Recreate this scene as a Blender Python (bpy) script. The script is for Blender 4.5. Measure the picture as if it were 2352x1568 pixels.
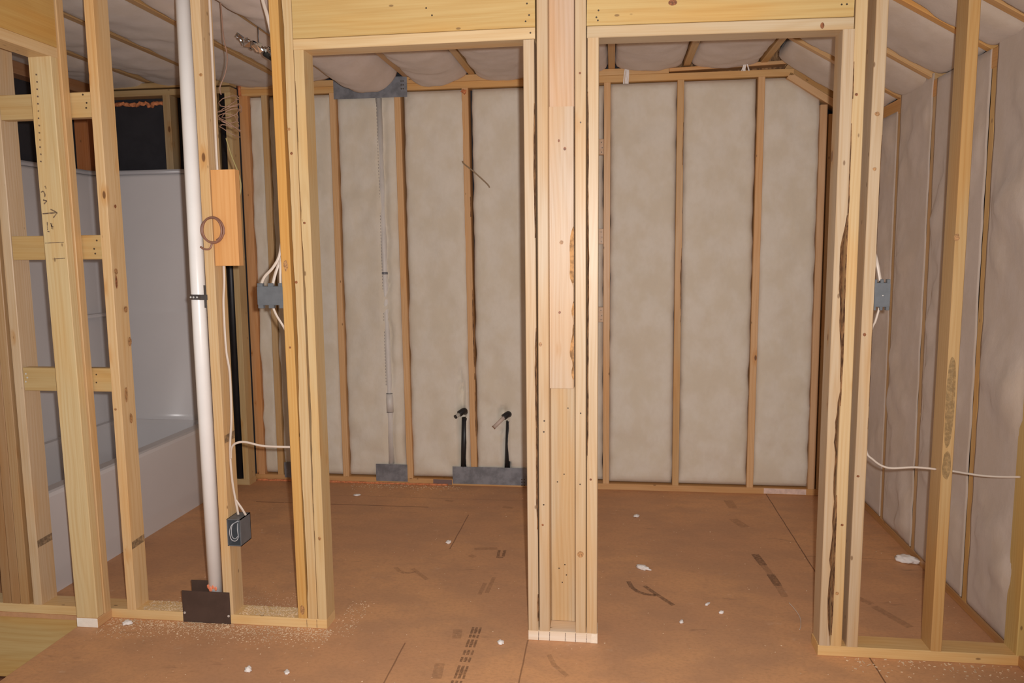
import bpy, bmesh, math, random
from mathutils import Vector, Matrix, noise

# ------------------------------------------------------------------ camera, light, exposure
for o in list(bpy.data.objects):
    bpy.data.objects.remove(o)
SC = bpy.context.scene
COL = SC.collection

CAMPOS = Vector((0.3109, -2.7374, 1.4318))
YAW, PITCH, ROLL = math.radians(7.3831), math.radians(6.5217), math.radians(-0.5881)
fwd = Vector((-math.sin(YAW) * math.cos(PITCH), math.cos(YAW) * math.cos(PITCH), -math.sin(PITCH)))
r0 = Vector((math.cos(YAW), math.sin(YAW), 0))
u0 = r0.cross(fwd)
rt = r0 * math.cos(ROLL) + u0 * math.sin(ROLL)
up = -r0 * math.sin(ROLL) + u0 * math.cos(ROLL)
cd = bpy.data.cameras.new('camera')
cd.sensor_width = 36.0
cd.lens = 1790.5 / 2352 * 36.0
cd.clip_start = 0.02
cam = bpy.data.objects.new('camera', cd)
COL.objects.link(cam)
cam.matrix_world = Matrix((
    (rt.x, up.x, -fwd.x, CAMPOS.x),
    (rt.y, up.y, -fwd.y, CAMPOS.y),
    (rt.z, up.z, -fwd.z, CAMPOS.z),
    (0, 0, 0, 1)))
SC.camera = cam

world = bpy.data.worlds.new('world')
SC.world = world
world.use_nodes = True
bg = world.node_tree.nodes['Background']
bg.inputs['Color'].default_value = (1.0, 0.84, 0.68, 1)
bg.inputs['Strength'].default_value = 0.33

# the flash of the photographer's camera: small, just right of and above the lens
ld = bpy.data.lights.new('camera_flash', 'SPOT')
ld.energy = 312
ld.color = (1.0, 0.955, 0.93)
ld.shadow_soft_size = 0.014
ld.spot_size = math.radians(118)
ld.spot_blend = 1.0
lo = bpy.data.objects.new('camera_flash', ld)
COL.objects.link(lo)
lo.location = CAMPOS + rt * 0.045 + up * 0.03
aim = Vector((-0.12, 0.0, 1.36)) - lo.location
lo.rotation_euler = aim.to_track_quat('-Z', 'Y').to_euler()

vs = SC.view_settings
vs.view_transform = 'Standard'
vs.look = 'None'
vs.exposure = 0.0
vs.gamma = 1.0
vs.use_curve_mapping = False

# ------------------------------------------------------------------ materials
def nt_new(name):
    m = bpy.data.materials.new(name)
    m.use_nodes = True
    nt = m.node_tree
    b = nt.nodes['Principled BSDF']
    return m, nt, b

class NB:
    """tiny node-building helper"""
    def __init__(s, nt): s.nt = nt
    def n(s, t, **kw):
        nd = s.nt.nodes.new(t)
        for k, v in kw.items():
            setattr(nd, k, v)
        return nd
    def link(s, a, b): s.nt.links.new(a, b)
    def put(s, sock, v):
        if isinstance(v, bpy.types.NodeSocket): s.link(v, sock)
        else: sock.default_value = v
    def math(s, op, a, b=None, c=None, clamp=False):
        nd = s.n('ShaderNodeMath', operation=op, use_clamp=clamp)
        s.put(nd.inputs[0], a)
        if b is not None: s.put(nd.inputs[1], b)
        if c is not None: s.put(nd.inputs[2], c)
        return nd.outputs[0]
    def vmul(s, v, f):
        nd = s.n('ShaderNodeVectorMath', operation='MULTIPLY')
        s.put(nd.inputs[0], v); s.put(nd.inputs[1], f)
        return nd.outputs[0]
    def vadd(s, v, f):
        nd = s.n('ShaderNodeVectorMath', operation='ADD')
        s.put(nd.inputs[0], v); s.put(nd.inputs[1], f)
        return nd.outputs[0]
    def noise(s, v, scale, detail=2.0, rough=0.5):
        nd = s.n('ShaderNodeTexNoise')
        s.put(nd.inputs['Vector'], v)
        nd.inputs['Scale'].default_value = scale
        nd.inputs['Detail'].default_value = detail
        nd.inputs['Roughness'].default_value = rough
        return nd.outputs['Fac']
    def ramp(s, f, a, b, lo=0.0, hi=1.0):
        nd = s.n('ShaderNodeMapRange', interpolation_type='SMOOTHSTEP')
        s.put(nd.inputs['Value'], f)
        nd.inputs['From Min'].default_value = a
        nd.inputs['From Max'].default_value = b
        nd.inputs['To Min'].default_value = lo
        nd.inputs['To Max'].default_value = hi
        return nd.outputs['Result']
    def mix(s, f, a, b, mode='MIX'):
        nd = s.n('ShaderNodeMix', data_type='RGBA', blend_type=mode)
        s.put(nd.inputs[0], f); s.put(nd.inputs[6], a); s.put(nd.inputs[7], b)
        return nd.outputs[2]
    def attr(s, name):
        return s.n('ShaderNodeAttribute', attribute_type='OBJECT', attribute_name=name)

def mat_wood():
    m, nt, b = nt_new('sawn_pine')
    g = NB(nt)
    tc = g.n('ShaderNodeTexCoord').outputs['Object']
    seed = g.attr('seed').outputs['Fac']
    tint = g.attr('tint').outputs['Color']
    knotty = g.attr('knotty').outputs['Fac']
    cx = g.n('ShaderNodeCombineXYZ')
    g.link(g.math('MULTIPLY', seed, 7.31), cx.inputs[0])
    g.link(g.math('MULTIPLY', seed, 3.17), cx.inputs[1])
    g.link(g.math('MULTIPLY', seed, 11.7), cx.inputs[2])
    co = g.vadd(tc, cx.outputs[0])
    # knots
    vo = g.n('ShaderNodeTexVoronoi', feature='F1')
    g.put(vo.inputs['Vector'], g.vmul(co, (1.0, 1.0, 0.42)))
    vo.inputs['Scale'].default_value = 11.0
    sep = g.n('ShaderNodeSeparateColor'); g.link(vo.outputs['Color'], sep.inputs[0])
    on = g.math('LESS_THAN', sep.outputs[0], knotty)
    size = g.math('MULTIPLY_ADD', sep.outputs[1], 0.065, 0.04)
    kd = g.math('DIVIDE', vo.outputs['Distance'], size)
    knot = g.math('MULTIPLY', g.ramp(kd, 1.15, 0.75), on)
    halo = g.math('MULTIPLY', g.ramp(kd, 3.4, 0.9), on)
    # growth rings and fibre
    warp = g.noise(g.vmul(co, (5.0, 5.0, 1.1)), 1.0, 2.0)
    s3 = g.n('ShaderNodeSeparateXYZ'); g.link(tc, s3.inputs[0])
    ox = g.math('MULTIPLY_ADD', g.math('FRACT', g.math('MULTIPLY', seed, 5.7)), 0.10, -0.05)
    oy = g.math('MULTIPLY_ADD', g.math('FRACT', g.math('MULTIPLY', seed, 9.1)), 0.06, 0.03)
    dx = g.math('ADD', s3.outputs[0], ox); dy = g.math('ADD', s3.outputs[1], oy)
    rr = g.math('SQRT', g.math('ADD', g.math('MULTIPLY', dx, dx), g.math('MULTIPLY', dy, dy)))
    rr = g.math('ADD', g.math('MULTIPLY', rr, 230.0 * 2), g.math('MULTIPLY', warp, 38.0))
    rr = g.math('ADD', rr, g.math('MULTIPLY', halo, 5.0))
    ring = g.math('MULTIPLY_ADD', g.math('SINE', rr), 0.5, 0.5)
    ring = g.math('POWER', ring, 1.6)
    fib = g.noise(g.vmul(co, (190, 190, 3.0)), 1.0, 3.0, 0.6)
    broad = g.noise(g.vmul(co, (9, 9, 1.6)), 1.0, 2.0)
    dark = g.mix(1.0, tint, (0.80, 0.66, 0.48, 1), 'MULTIPLY')
    f = g.math('ADD', g.math('MULTIPLY', ring, 0.24), g.ramp(fib, 0.35, 0.75, 0.0, 0.35))
    c = g.mix(f, tint, dark)
    warm = g.mix(1.0, c, (1.04, 0.90, 0.70, 1), 'MULTIPLY')
    c = g.mix(g.ramp(broad, 0.45, 0.68, 0.0, 0.75), c, warm)
    pale = g.mix(1.0, c, (1.05, 1.07, 1.13, 1), 'MULTIPLY')
    c = g.mix(g.ramp(broad, 0.48, 0.30, 0.0, 0.7), c, pale)
    hal = g.mix(1.0, c, (0.90, 0.72, 0.50, 1), 'MULTIPLY')
    c = g.mix(g.math('MULTIPLY', halo, 0.75), c, hal)
    c = g.mix(g.math('MULTIPLY', knot, 0.85), c, (0.14, 0.055, 0.022, 1))
    # small dark pin marks
    vp = g.n('ShaderNodeTexVoronoi', feature='F1')
    g.put(vp.inputs['Vector'], g.vmul(co, (1, 1, 0.45)))
    vp.inputs['Scale'].default_value = 24.0
    sp = g.n('ShaderNodeSeparateColor'); g.link(vp.outputs['Color'], sp.inputs[0])
    pin = g.math('MULTIPLY', g.ramp(vp.outputs['Distance'], 0.12, 0.06), g.math('LESS_THAN', sp.outputs[0], 0.24))
    c = g.mix(g.math('MULTIPLY', pin, 0.7), c, (0.16, 0.08, 0.035, 1))
    g.link(c, b.inputs['Base Color'])
    b.inputs['Roughness'].default_value = 0.40
    b.inputs['Specular IOR Level'].default_value = 0.34
    bp = g.n('ShaderNodeBump'); bp.inputs['Strength'].default_value = 0.12
    bp.inputs['Distance'].default_value = 0.002
    g.link(g.math('ADD', fib, g.math('MULTIPLY', broad, 2.0)), bp.inputs['Height'])
    g.link(bp.outputs[0], b.inputs['Normal'])
    return m

def mat_bark():
    m, nt, b = nt_new('bark')
    g = NB(nt)
    tc = g.n('ShaderNodeTexCoord').outputs['Object']
    f = g.noise(g.vmul(tc, (60, 60, 22)), 1.0, 4.0, 0.7)
    cr = g.mix(g.ramp(f, 0.35, 0.68), (0.10, 0.045, 0.02, 1), (0.46, 0.25, 0.11, 1))
    g.link(cr, b.inputs['Base Color'])
    b.inputs['Roughness'].default_value = 0.85
    bp = g.n('ShaderNodeBump'); bp.inputs['Strength'].default_value = 0.6; bp.inputs['Distance'].default_value = 0.004
    g.link(f, bp.inputs['Height']); g.link(bp.outputs[0], b.inputs['Normal'])
    return m

def mat_batt():
    m, nt, b = nt_new('fibreglass_wool')
    g = NB(nt)
    tc = g.n('ShaderNodeTexCoord').outputs['Object']
    tint = g.attr('tint').outputs['Color']
    seed = g.attr('seed').outputs['Fac']
    cx = g.n('ShaderNodeCombineXYZ')
    for i in range(3): g.link(g.math('MULTIPLY', seed, 3.3 + i), cx.inputs[i])
    co = g.vadd(tc, cx.outputs[0])
    a = g.noise(g.vmul(co, (7, 5, 7)), 1.0, 3.0, 0.6)
    f = g.noise(g.vmul(co, (46, 30, 46)), 1.0, 4.0, 0.65)
    c = g.mix(g.ramp(a, 0.34, 0.66), g.mix(1.0, tint, (0.93, 0.90, 0.84, 1), 'MULTIPLY'), tint)
    c = g.mix(g.ramp(f, 0.40, 0.70, 0.0, 0.2), c, g.mix(1.0, tint, (0.86, 0.84, 0.80, 1), 'MULTIPLY'))
    g.link(c, b.inputs['Base Color'])
    b.inputs['Roughness'].default_value = 0.95
    b.inputs['Specular IOR Level'].default_value = 0.1
    try:
        b.inputs['Sheen Weight'].default_value = 0.25
        b.inputs['Sheen Roughness'].default_value = 0.6
    except KeyError: pass
    bp = g.n('ShaderNodeBump'); bp.inputs['Strength'].default_value = 0.25; bp.inputs['Distance'].default_value = 0.005
    g.link(g.math('ADD', f, g.math('MULTIPLY', a, 1.5)), bp.inputs['Height']); g.link(bp.outputs[0], b.inputs['Normal'])
    return m

def mat_floor():
    m, nt, b = nt_new('subfloor_board')
    g = NB(nt)
    tc = g.n('ShaderNodeTexCoord').outputs['Object']
    s3 = g.n('ShaderNodeSeparateXYZ'); g.link(tc, s3.inputs[0])
    X, Y = s3.outputs[0], s3.outputs[1]
    big = g.noise(tc, 1.4, 3.0, 0.55)
    mid = g.noise(g.vmul(tc, (4, 6, 4)), 1.0, 4.0, 0.6)
    fine = g.noise(g.vmul(tc, (60, 90, 60)), 1.0, 3.0, 0.7)
    c = g.mix(g.ramp(big, 0.35, 0.65), (0.61, 0.325, 0.175, 1), (0.72, 0.385, 0.19, 1))
    c = g.mix(g.ramp(mid, 0.38, 0.66, 0.0, 0.65), c, (0.52, 0.29, 0.165, 1))
    c = g.mix(g.ramp(fine, 0.42, 0.7, 0.0, 0.35), c, (0.44, 0.235, 0.12, 1))
    # scuffed pale dust
    dust = g.noise(g.vmul(tc, (9, 14, 9)), 1.0, 5.0, 0.75)
    c = g.mix(g.ramp(dust, 0.60, 0.78, 0.0, 0.4), c, (0.78, 0.58, 0.43, 1))
    # dark scuffs
    sc = g.noise(g.vmul(g.vadd(tc, (3.3, 1.7, 0)), (3.1, 9.0, 3)), 1.0, 4.0, 0.7)
    c = g.mix(g.ramp(sc, 0.62, 0.78, 0.0, 0.5), c, (0.15, 0.085, 0.055, 1))
    wob = g.math('MULTIPLY', g.math('SUBTRACT', g.noise(g.vmul(tc, (8, 8, 8)), 1.0), 0.5), 0.006)
    def seam(val, x0, w, strength, lo=None, hi=None, var=None):
        nonlocal c
        d = g.math('ABSOLUTE', g.math('ADD', g.math('SUBTRACT', val, x0), wob))
        f = g.ramp(d, w, w * 0.35, 0.0, strength)
        if lo is not None:
            f = g.math('MULTIPLY', f, g.math('GREATER_THAN', var, lo))
            f = g.math('MULTIPLY', f, g.math('LESS_THAN', var, hi))
        c = g.mix(f, c, (0.10, 0.04, 0.02, 1))
    seam(X, 1.215, 0.004, 0.75)
    seam(X, -0.47, 0.004, 0.6, 0.85, 1.35, Y)
    seam(X, -0.445, 0.004, 0.55, -0.6, -0.07, Y)
    seam(X, 0.005, 0.004, 0.55, -2.0, 0.0, Y)
    seam(Y, 1.455, 0.006, 0.7, -1.75, -0.72, X)
    seam(Y, 1.62, 0.004, 0.3, -1.5, 0.0, X)
    seam(Y, 0.93, 0.004, 0.3, 1.21, 1.8, X)
    g.link(c, b.inputs['Base Color'])
    b.inputs['Roughness'].default_value = 0.62
    b.inputs['Specular IOR Level'].default_value = 0.3
    bp = g.n('ShaderNodeBump'); bp.inputs['Strength'].default_value = 0.2; bp.inputs['Distance'].default_value = 0.002
    g.link(fine, bp.inputs['Height']); g.link(bp.outputs[0], b.inputs['Normal'])
    return m

def mat_simple(name, col, rough=0.5, metal=0.0, spec=0.5, mottle=0.0, scale=8.0, bump=0.0):
    m, nt, b = nt_new(name)
    g = NB(nt)
    tc = g.n('ShaderNodeTexCoord').outputs['Object']
    f = g.noise(tc, scale, 4.0, 0.6)
    lo_ = tuple(max(0, x * (1 - mottle)) for x in col) + (1,)
    hi_ = tuple(min(1, x * (1 + mottle)) for x in col) + (1,)
    c = g.mix(g.ramp(f, 0.35, 0.65), lo_, hi_)
    g.link(c, b.inputs['Base Color'])
    b.inputs['Roughness'].default_value = rough
    b.inputs['Metallic'].default_value = metal
    b.inputs['Specular IOR Level'].default_value = spec
    if bump:
        bp = g.n('ShaderNodeBump'); bp.inputs['Strength'].default_value = bump; bp.inputs['Distance'].default_value = 0.003
        g.link(f, bp.inputs['Height']); g.link(bp.outputs[0], b.inputs['Normal'])
    return m

def mat_faint(name, col, alpha):
    m, nt, b = nt_new(name)
    g = NB(nt)
    tc = g.n('ShaderNodeTexCoord').outputs['Object']
    f = g.noise(tc, 70.0, 4.0, 0.7)
    b.inputs['Base Color'].default_value = col + (1,)
    b.inputs['Roughness'].default_value = 0.8
    g.link(g.ramp(f, 0.30, 0.62, alpha * 0.25, alpha), b.inputs['Alpha'])
    return m

WOOD = mat_wood()
BARK = mat_bark()
INNER = mat_simple('inner_bark', (0.46, 0.25, 0.10), 0.6, mottle=0.45, scale=38, bump=0.3)
BATT = mat_batt()
FLOOR = mat_floor()
PVC = mat_simple('white_pvc', (0.88, 0.86, 0.85), 0.32, mottle=0.02)
TUB = mat_simple('tub_gelcoat', (0.66, 0.645, 0.66), 0.28, mottle=0.015, scale=2)
BLACKPIPE = mat_simple('black_pipe', (0.016, 0.015, 0.017), 0.45, mottle=0.2)
SHEATH = mat_simple('dark_sheathing', (0.030, 0.028, 0.034), 0.85, mottle=0.12)
STEEL = mat_simple('galvanised_plate', (0.23, 0.235, 0.26), 0.5, metal=0.35, mottle=0.22, scale=14)
BROWNSTEEL = mat_simple('dark_steel_plate', (0.105, 0.070, 0.058), 0.5, metal=0.4, mottle=0.12)
BOX = mat_simple('grey_plastic_box', (0.135, 0.145, 0.16), 0.42, mottle=0.08, scale=25)
CABLE = mat_simple('white_cable', (0.64, 0.54, 0.46), 0.4, mottle=0.05)
COPPERWIRE = mat_simple('brown_wire', (0.26, 0.125, 0.085), 0.42, mottle=0.12)
THINWIRE = mat_simple('thin_pinkish_wire', (0.34, 0.20, 0.14), 0.5, mottle=0.1)
FOIL = mat_simple('crumpled_foil', (0.75, 0.76, 0.78), 0.14, metal=1.0, mottle=0.1)
NAIL = mat_simple('nail_steel', (0.10, 0.075, 0.055), 0.4, metal=0.6)
SHINY = mat_simple('bright_nail', (0.9, 0.9, 0.9), 0.25, metal=0.6)
STRAP = mat_simple('strap_metal', (0.11, 0.10, 0.10), 0.4, metal=0.5, mottle=0.2)
FOAM = mat_simple('orange_foam', (0.68, 0.24, 0.10), 0.8, mottle=0.25, scale=60, bump=0.6)
FLUFF = mat_simple('white_fluff', (0.85, 0.80, 0.77), 0.95, mottle=0.05)
SAW = mat_simple('sawdust', (0.80, 0.62, 0.42), 0.9, mottle=0.15)
PENCIL = mat_faint('pencil', (0.10, 0.06, 0.06), 0.75)
STAMP = mat_faint('stamp_ink', (0.16, 0.11, 0.07), 0.6)
INK = mat_faint('black_floor_ink', (0.06, 0.04, 0.03), 0.42)
INKF = mat_faint('faded_floor_ink', (0.09, 0.055, 0.035), 0.17)
ENDG = mat_simple('pale_end_grain', (0.86, 0.74, 0.60), 0.6, mottle=0.06, scale=60)

# wood tints
PALE = (0.57, 0.43, 0.285); PINE = (0.68, 0.49, 0.28); YEL = (0.66, 0.46, 0.22)
GOLD = (0.64, 0.38, 0.13); ORNG = (0.72, 0.35, 0.12); PINK = (0.76, 0.55, 0.41)
BACK = (0.72, 0.45, 0.23); BROWN = (0.48, 0.31, 0.16); OLIVE = (0.58, 0.42, 0.20)
HDR = (0.60, 0.42, 0.175)

# ------------------------------------------------------------------ builders
_seed = [0.0]
def nseed():
    _seed[0] += 0.618034
    return _seed[0] % 1.0 + 0.01

def meta(o, label=None, cat=None, group=None, kind=None):
    if label: o['label'] = label
    if cat: o['category'] = cat
    if group: o['group'] = group
    if kind: o['kind'] = kind
    return o

def mk(name, bm, mats, parent=None, loc=None, smooth=False, tint=None):
    me = bpy.data.meshes.new(name)
    bmesh.ops.recalc_face_normals(bm, faces=bm.faces)
    bm.to_mesh(me); bm.free()
    if not isinstance(mats, (list, tuple)): mats = [mats]
    for m in mats: me.materials.append(m)
    if smooth:
        for p in me.polygons: p.use_smooth = True
    o = bpy.data.objects.new(name, me)
    COL.objects.link(o)
    if loc is not None: o.location = loc
    if parent is not None: o.parent = parent
    if tint is not None:
        o['tint'] = list(tint)
        o['seed'] = nseed()
        o['knotty'] = 0.25
    return o

def thing(name, loc, label, cat, group=None):
    o = bpy.data.objects.new(name, None)
    COL.objects.link(o)
    o.location = loc
    o.empty_display_size = 0.05
    return meta(o, label, cat, group)

def box_into(bm, lo_, hi_, mat=0, M=None):
    vs_ = [bm.verts.new((x, y, z)) for x in (lo_[0], hi_[0]) for y in (lo_[1], hi_[1]) for z in (lo_[2], hi_[2])]
    if M:
        for v in vs_: v.co = M @ v.co
    for idx in ((0, 1, 3, 2), (4, 6, 7, 5), (0, 4, 5, 1), (2, 3, 7, 6), (0, 2, 6, 4), (1, 5, 7, 3)):
        f = bm.faces.new([vs_[i] for i in idx]); f.material_index = mat
    return vs_

def lumber(name, p0, p1, w, d, tint, label=None, cat=None, group=None, wdir=None, wane=None,
           parent=None, knotty=0.32, kind=None, barkmat=None):
    """a sawn board from p0 to p1 (centre line); w along wdir, d across; wane = {corner: (max_w, max_d, z0, z1)}"""
    p0, p1 = Vector(p0), Vector(p1)
    ax = p1 - p0
    L = ax.length; zc = ax.normalized()
    wd = Vector(wdir) if wdir is not None else (Vector((1, 0, 0)) if abs(zc.x) < 0.9 else Vector((0, 0, 1)))
    yc = zc.cross(wd).normalized(); xc = yc.cross(zc).normalized()
    n = 60 if wane else 2
    e = 0.0022
    bm = bmesh.new(); rings = []
    sd = nseed() * 50
    for i in range(n + 1):
        t = i / n; z = L * t
        pts = []
        for k, (sx, sy) in enumerate(((-1, -1), (1, -1), (1, 1), (-1, 1))):
            cw = cdp = e
            if wane and k in wane:
                mw, md, a, b_ = wane[k]
                env = max(0.0, min(1.0, (t - a) / 0.05, (b_ - t) / 0.05)) if b_ > a else 0
                nv = 0.30 + 1.1 * noise.noise(Vector((sd, z * 2.6, k))) + 0.35 * noise.noise(Vector((sd, z * 22.0, k)))
                nv = max(0.0, min(1.0, nv)) * env
                cw = e + mw * nv; cdp = e + md * nv
            X, Y = sx * w / 2, sy * d / 2
            a1 = (X, Y - sy * cdp); a2 = (X - sx * cw, Y)
            pts += ([a1, a2] if k in (0, 2) else [a2, a1])
        # order around: corner0 gives (X,Y-in),(X-in,Y)
        rings.append([bm.verts.new((x, y, z)) for x, y in pts])
    for i in range(n):
        A, B = rings[i], rings[i + 1]
        for j in range(8):
            f = bm.faces.new((A[j], A[(j + 1) % 8], B[(j + 1) % 8], B[j]))
            if j % 2 == 0 and wane and (j // 2) in wane:
                ln = (A[j].co - A[j + 1].co).length
                if ln > 0.005: f.material_index = 1
    bm.faces.new(list(reversed(rings[0]))); bm.faces.new(rings[-1])
    o = mk(name, bm, [WOOD, barkmat or BARK])
    M = Matrix(((xc.x, yc.x, zc.x, p0.x), (xc.y, yc.y, zc.y, p0.y), (xc.z, yc.z, zc.z, p0.z), (0, 0, 0, 1)))
    if parent is not None:
        o.parent = parent
        M = Matrix.Translation(-Vector(parent.location)) @ M
    o.matrix_world = M if parent is None else o.matrix_world
    if parent is not None: o.matrix_local = M
    o['tint'] = list(tint); o['seed'] = nseed(); o['knotty'] = knotty
    return meta(o, label, cat, group, kind)

def stud(x, xt, z0, z1, tint, label, y=0.0445, w=0.038, d=0.089, **kw):
    """upright stud; x / xt = centre at the foot / at z=2.1"""
    k = (xt - x) / 2.1
    return lumber('wall_stud', (x + k * z0, y, z0), (x + k * z1, y, z1), w, d, tint, label, 'stud', wdir=(1, 0, 0), **kw)

def smooth_path(pts, sub=8):
    P = [Vector(p) for p in pts]
    if len(P) < 3: return P
    out = []
    for i in range(len(P) - 1):
        a = P[max(i - 1, 0)]; b_ = P[i]; c = P[i + 1]; d = P[min(i + 2, len(P) - 1)]
        for s in range(sub):
            t = s / sub
            out.append(0.5 * ((2 * b_) + (c - a) * t + (2 * a - 5 * b_ + 4 * c - d) * t * t + (3 * b_ - a - 3 * c + d) * t ** 3))
    out.append(P[-1])
    return out

def tube_into(bm, pts, r, n=10, flat=1.0, mat=0):
    pts = [Vector(p) for p in pts]
    prev = None; rings = []
    for i, p in enumerate(pts):
        t = (pts[min(i + 1, len(pts) - 1)] - pts[max(i - 1, 0)]).normalized()
        if prev is None:
            a = Vector((0, 1, 0)) if abs(t.y) < 0.9 else Vector((1, 0, 0))
            u = (a - t * a.dot(t)).normalized()
        else:
            u = (prev - t * prev.dot(t)).normalized()
        prev = u
        v = t.cross(u)
        rings.append([bm.verts.new(p + u * (math.cos(2 * math.pi * k / n) * r * flat) + v * (math.sin(2 * math.pi * k / n) * r)) for k in range(n)])
    for a, b_ in zip(rings, rings[1:]):
        for k in range(n):
            f = bm.faces.new((a[k], a[(k + 1) % n], b_[(k + 1) % n], b_[k])); f.smooth = True; f.material_index = mat
    bm.faces.new(list(reversed(rings[0]))).material_index = mat
    bm.faces.new(rings[-1]).material_index = mat

def cable(name, paths, r, mat, label=None, cat=None, parent=None, group=None, flat=1.0, sub=8):
    bm = bmesh.new()
    org = Vector(paths[0][0])
    for p in paths:
        tube_into(bm, [q - org for q in smooth_path(p, sub)], r, 10, flat)
    o = mk(name, bm, mat)
    if parent is not None:
        o.parent = parent; o.location = org - Vector(parent.location)
    else: o.location = org
    return meta(o, label, cat, group)

def box_obj(name, lo_, hi_, mat, label=None, cat=None, parent=None, kind=None, tint=None, bevel=0.0, group=None):
    c = (Vector(lo_) + Vector(hi_)) / 2
    bm = bmesh.new()
    box_into(bm, Vector(lo_) - c, Vector(hi_) - c)
    if bevel:
        bmesh.ops.bevel(bm, geom=list(bm.edges), offset=bevel, segments=2, affect='EDGES')
    o = mk(name, bm, mat, tint=tint)
    if parent is not None:
        o.parent = parent; o.location = c - Vector(parent.location)
    else: o.location = c
    return meta(o, label, cat, group, kind)

def batt(name, origin, ux, uy, w, h, label, base=-0.03, bulge=0.02, tint=(0.76, 0.695, 0.60), back=-0.085,
         amp=0.009, dents=(), p=9.0, q=24.0, res=0.018, nrm=None, top_round=None, cut=None, sag=None, cat='insulation'):
    """soft wool batt. origin = centre at stud face plane, ux / uy unit vectors, normal = ux x uy unless nrm given.
       surface height = base + bulge*shape, sides drop to back"""
    ux, uy = Vector(ux), Vector(uy)
    nz = Vector(nrm) if nrm is not None else ux.cross(uy)
    nu = max(8, int(w / res)); nv = max(8, int(h / (res * 1.5)))
    bm = bmesh.new(); sd = nseed() * 40
    G = []
    for j in range(nv + 1):
        row = []
        for i in range(nu + 1):
            a = -1 + 2 * i / nu; b_ = -1 + 2 * j / nv
            # concentrate samples at the edges
            a = math.sin(a * math.pi / 2) * 0.35 + a * 0.65
            b_ = math.sin(b_ * math.pi / 2) * 0.1 + b_ * 0.9
            u = a * w / 2; v = b_ * h / 2
            if cut: u, v = cut(u, v)
            sh = max(0.0, 1 - abs(a) ** p) ** (1 / 2.2) * max(0.0, 1 - abs(b_) ** q) ** (1 / 2.2)
            if top_round and b_ > 0:
                # rounded upper corners
                rr = top_round
                ex = abs(u) - (w / 2 - rr); ey = v - (h / 2 - rr)
                if ex > 0 and ey > 0:
                    dd = math.hypot(ex, ey) / rr
                    sh *= max(0.0, 1 - dd ** 4)
            H = base + bulge * sh - 0.022 * (1 - sh)
            if sag: H += sag(a, b_) * sh
            P0 = Vector((u, v, sd))
            H += sh * (amp * 2.2 * noise.noise(P0 * 3.2) + amp * 1.3 * noise.noise(P0 * 9.0) + amp * 0.5 * noise.noise(P0 * 28.0))
            for (du, dv, ru, rv, dep) in dents:
                if dep < 0:          # pressed flat behind a plate
                    if abs(u - du) < ru and abs(v - dv) < rv: H = min(H, dep)
                    continue
                q_ = ((u - du) / ru) ** 2 + ((v - dv) / rv) ** 2
                q_ += 0.7 * noise.noise(Vector((u * 55, v * 40, sd)))
                if q_ < 1: H -= dep * (1 - max(q_, 0)) ** 0.4
            eu = u + 0.007 * noise.noise(Vector((v * 9, sd, i > nu / 2)))
            row.append(bm.verts.new((eu, v, max(H, back + 0.005))))
        G.append(row)
    for j in range(nv):
        for i in range(nu):
            bm.faces.new((G[j][i], G[j][i + 1], G[j + 1][i + 1], G[j + 1][i])).smooth = True
    # closed back
    bd = [G[0][i] for i in range(nu + 1)] + [G[j][nu] for j in range(1, nv + 1)] + \
         [G[nv][i] for i in range(nu - 1, -1, -1)] + [G[j][0] for j in range(nv - 1, 0, -1)]
    low = [bm.verts.new((v.co.x, v.co.y, back)) for v in bd]
    for k in range(len(bd)):
        k2 = (k + 1) % len(bd)
        bm.faces.new((bd[k2], bd[k], low[k], low[k2]))
    bm.faces.new(low)
    o = mk(name, bm, BATT, tint=tint)
    M = Matrix(((ux.x, uy.x, nz.x, origin[0]), (ux.y, uy.y, nz.y, origin[1]), (ux.z, uy.z, nz.z, origin[2]), (0, 0, 0, 1)))
    o.matrix_world = M
    return meta(o, label, cat)

def disc_parts(parent, pts, r=0.0035, mat=None, name='nail_head', axis='y', off=-0.0012):
    """small nail heads as separate parts of their board"""
    for p in pts:
        bm = bmesh.new()
        bmesh.ops.create_cone(bm, cap_ends=True, segments=12, radius1=r, radius2=r * 0.8, depth=0.0016)
        rot = Matrix.Rotation(math.pi / 2, 4, 'X') if axis == 'y' else (Matrix.Rotation(math.pi / 2, 4, 'Y') if axis == 'x' else Matrix.Identity(4))
        bmesh.ops.transform(bm, matrix=rot, verts=bm.verts)
        o = mk(name, bm, mat or NAIL)
        o.parent = parent
        o.matrix_parent_inverse = parent.matrix_basis.inverted()
        o.location = p

def ribbon_part(name, parent, pts_list, width, mat, normal, lift=0.0012, label=None):
    """thin drawn strokes lying on a surface (polylines in world space)"""
    bm = bmesh.new(); nz = Vector(normal)
    for pts in pts_list:
        P = [Vector(p) for p in pts]
        for a, b_ in zip(P, P[1:]):
            t = (b_ - a).normalized(); s = nz.cross(t) * width / 2
            vs_ = [bm.verts.new(q + nz * lift) for q in (a - s, a + s, b_ + s, b_ - s)]
            bm.faces.new(vs_)
    o = mk(name, bm, mat)
    if parent:
        o.parent = parent
        o.matrix_parent_inverse = parent.matrix_basis.inverted()
    if label: o['label'] = label
    return o

def quad_part(name, parent, corners, mat, normal, lift=0.0008):
    bm = bmesh.new(); nz = Vector(normal)
    bm.faces.new([bm.verts.new(Vector(c) + nz * lift) for c in corners])
    o = mk(name, bm, mat)
    if parent:
        o.parent = parent
        o.matrix_parent_inverse = parent.matrix_basis.inverted()
    return o

PL = 0.038     # plate thickness
RO = 2.150     # rough opening height
TOPZ = 2.388
BY = 1.88      # inner face of the rear wall studs
CEIL = 2.464

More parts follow.
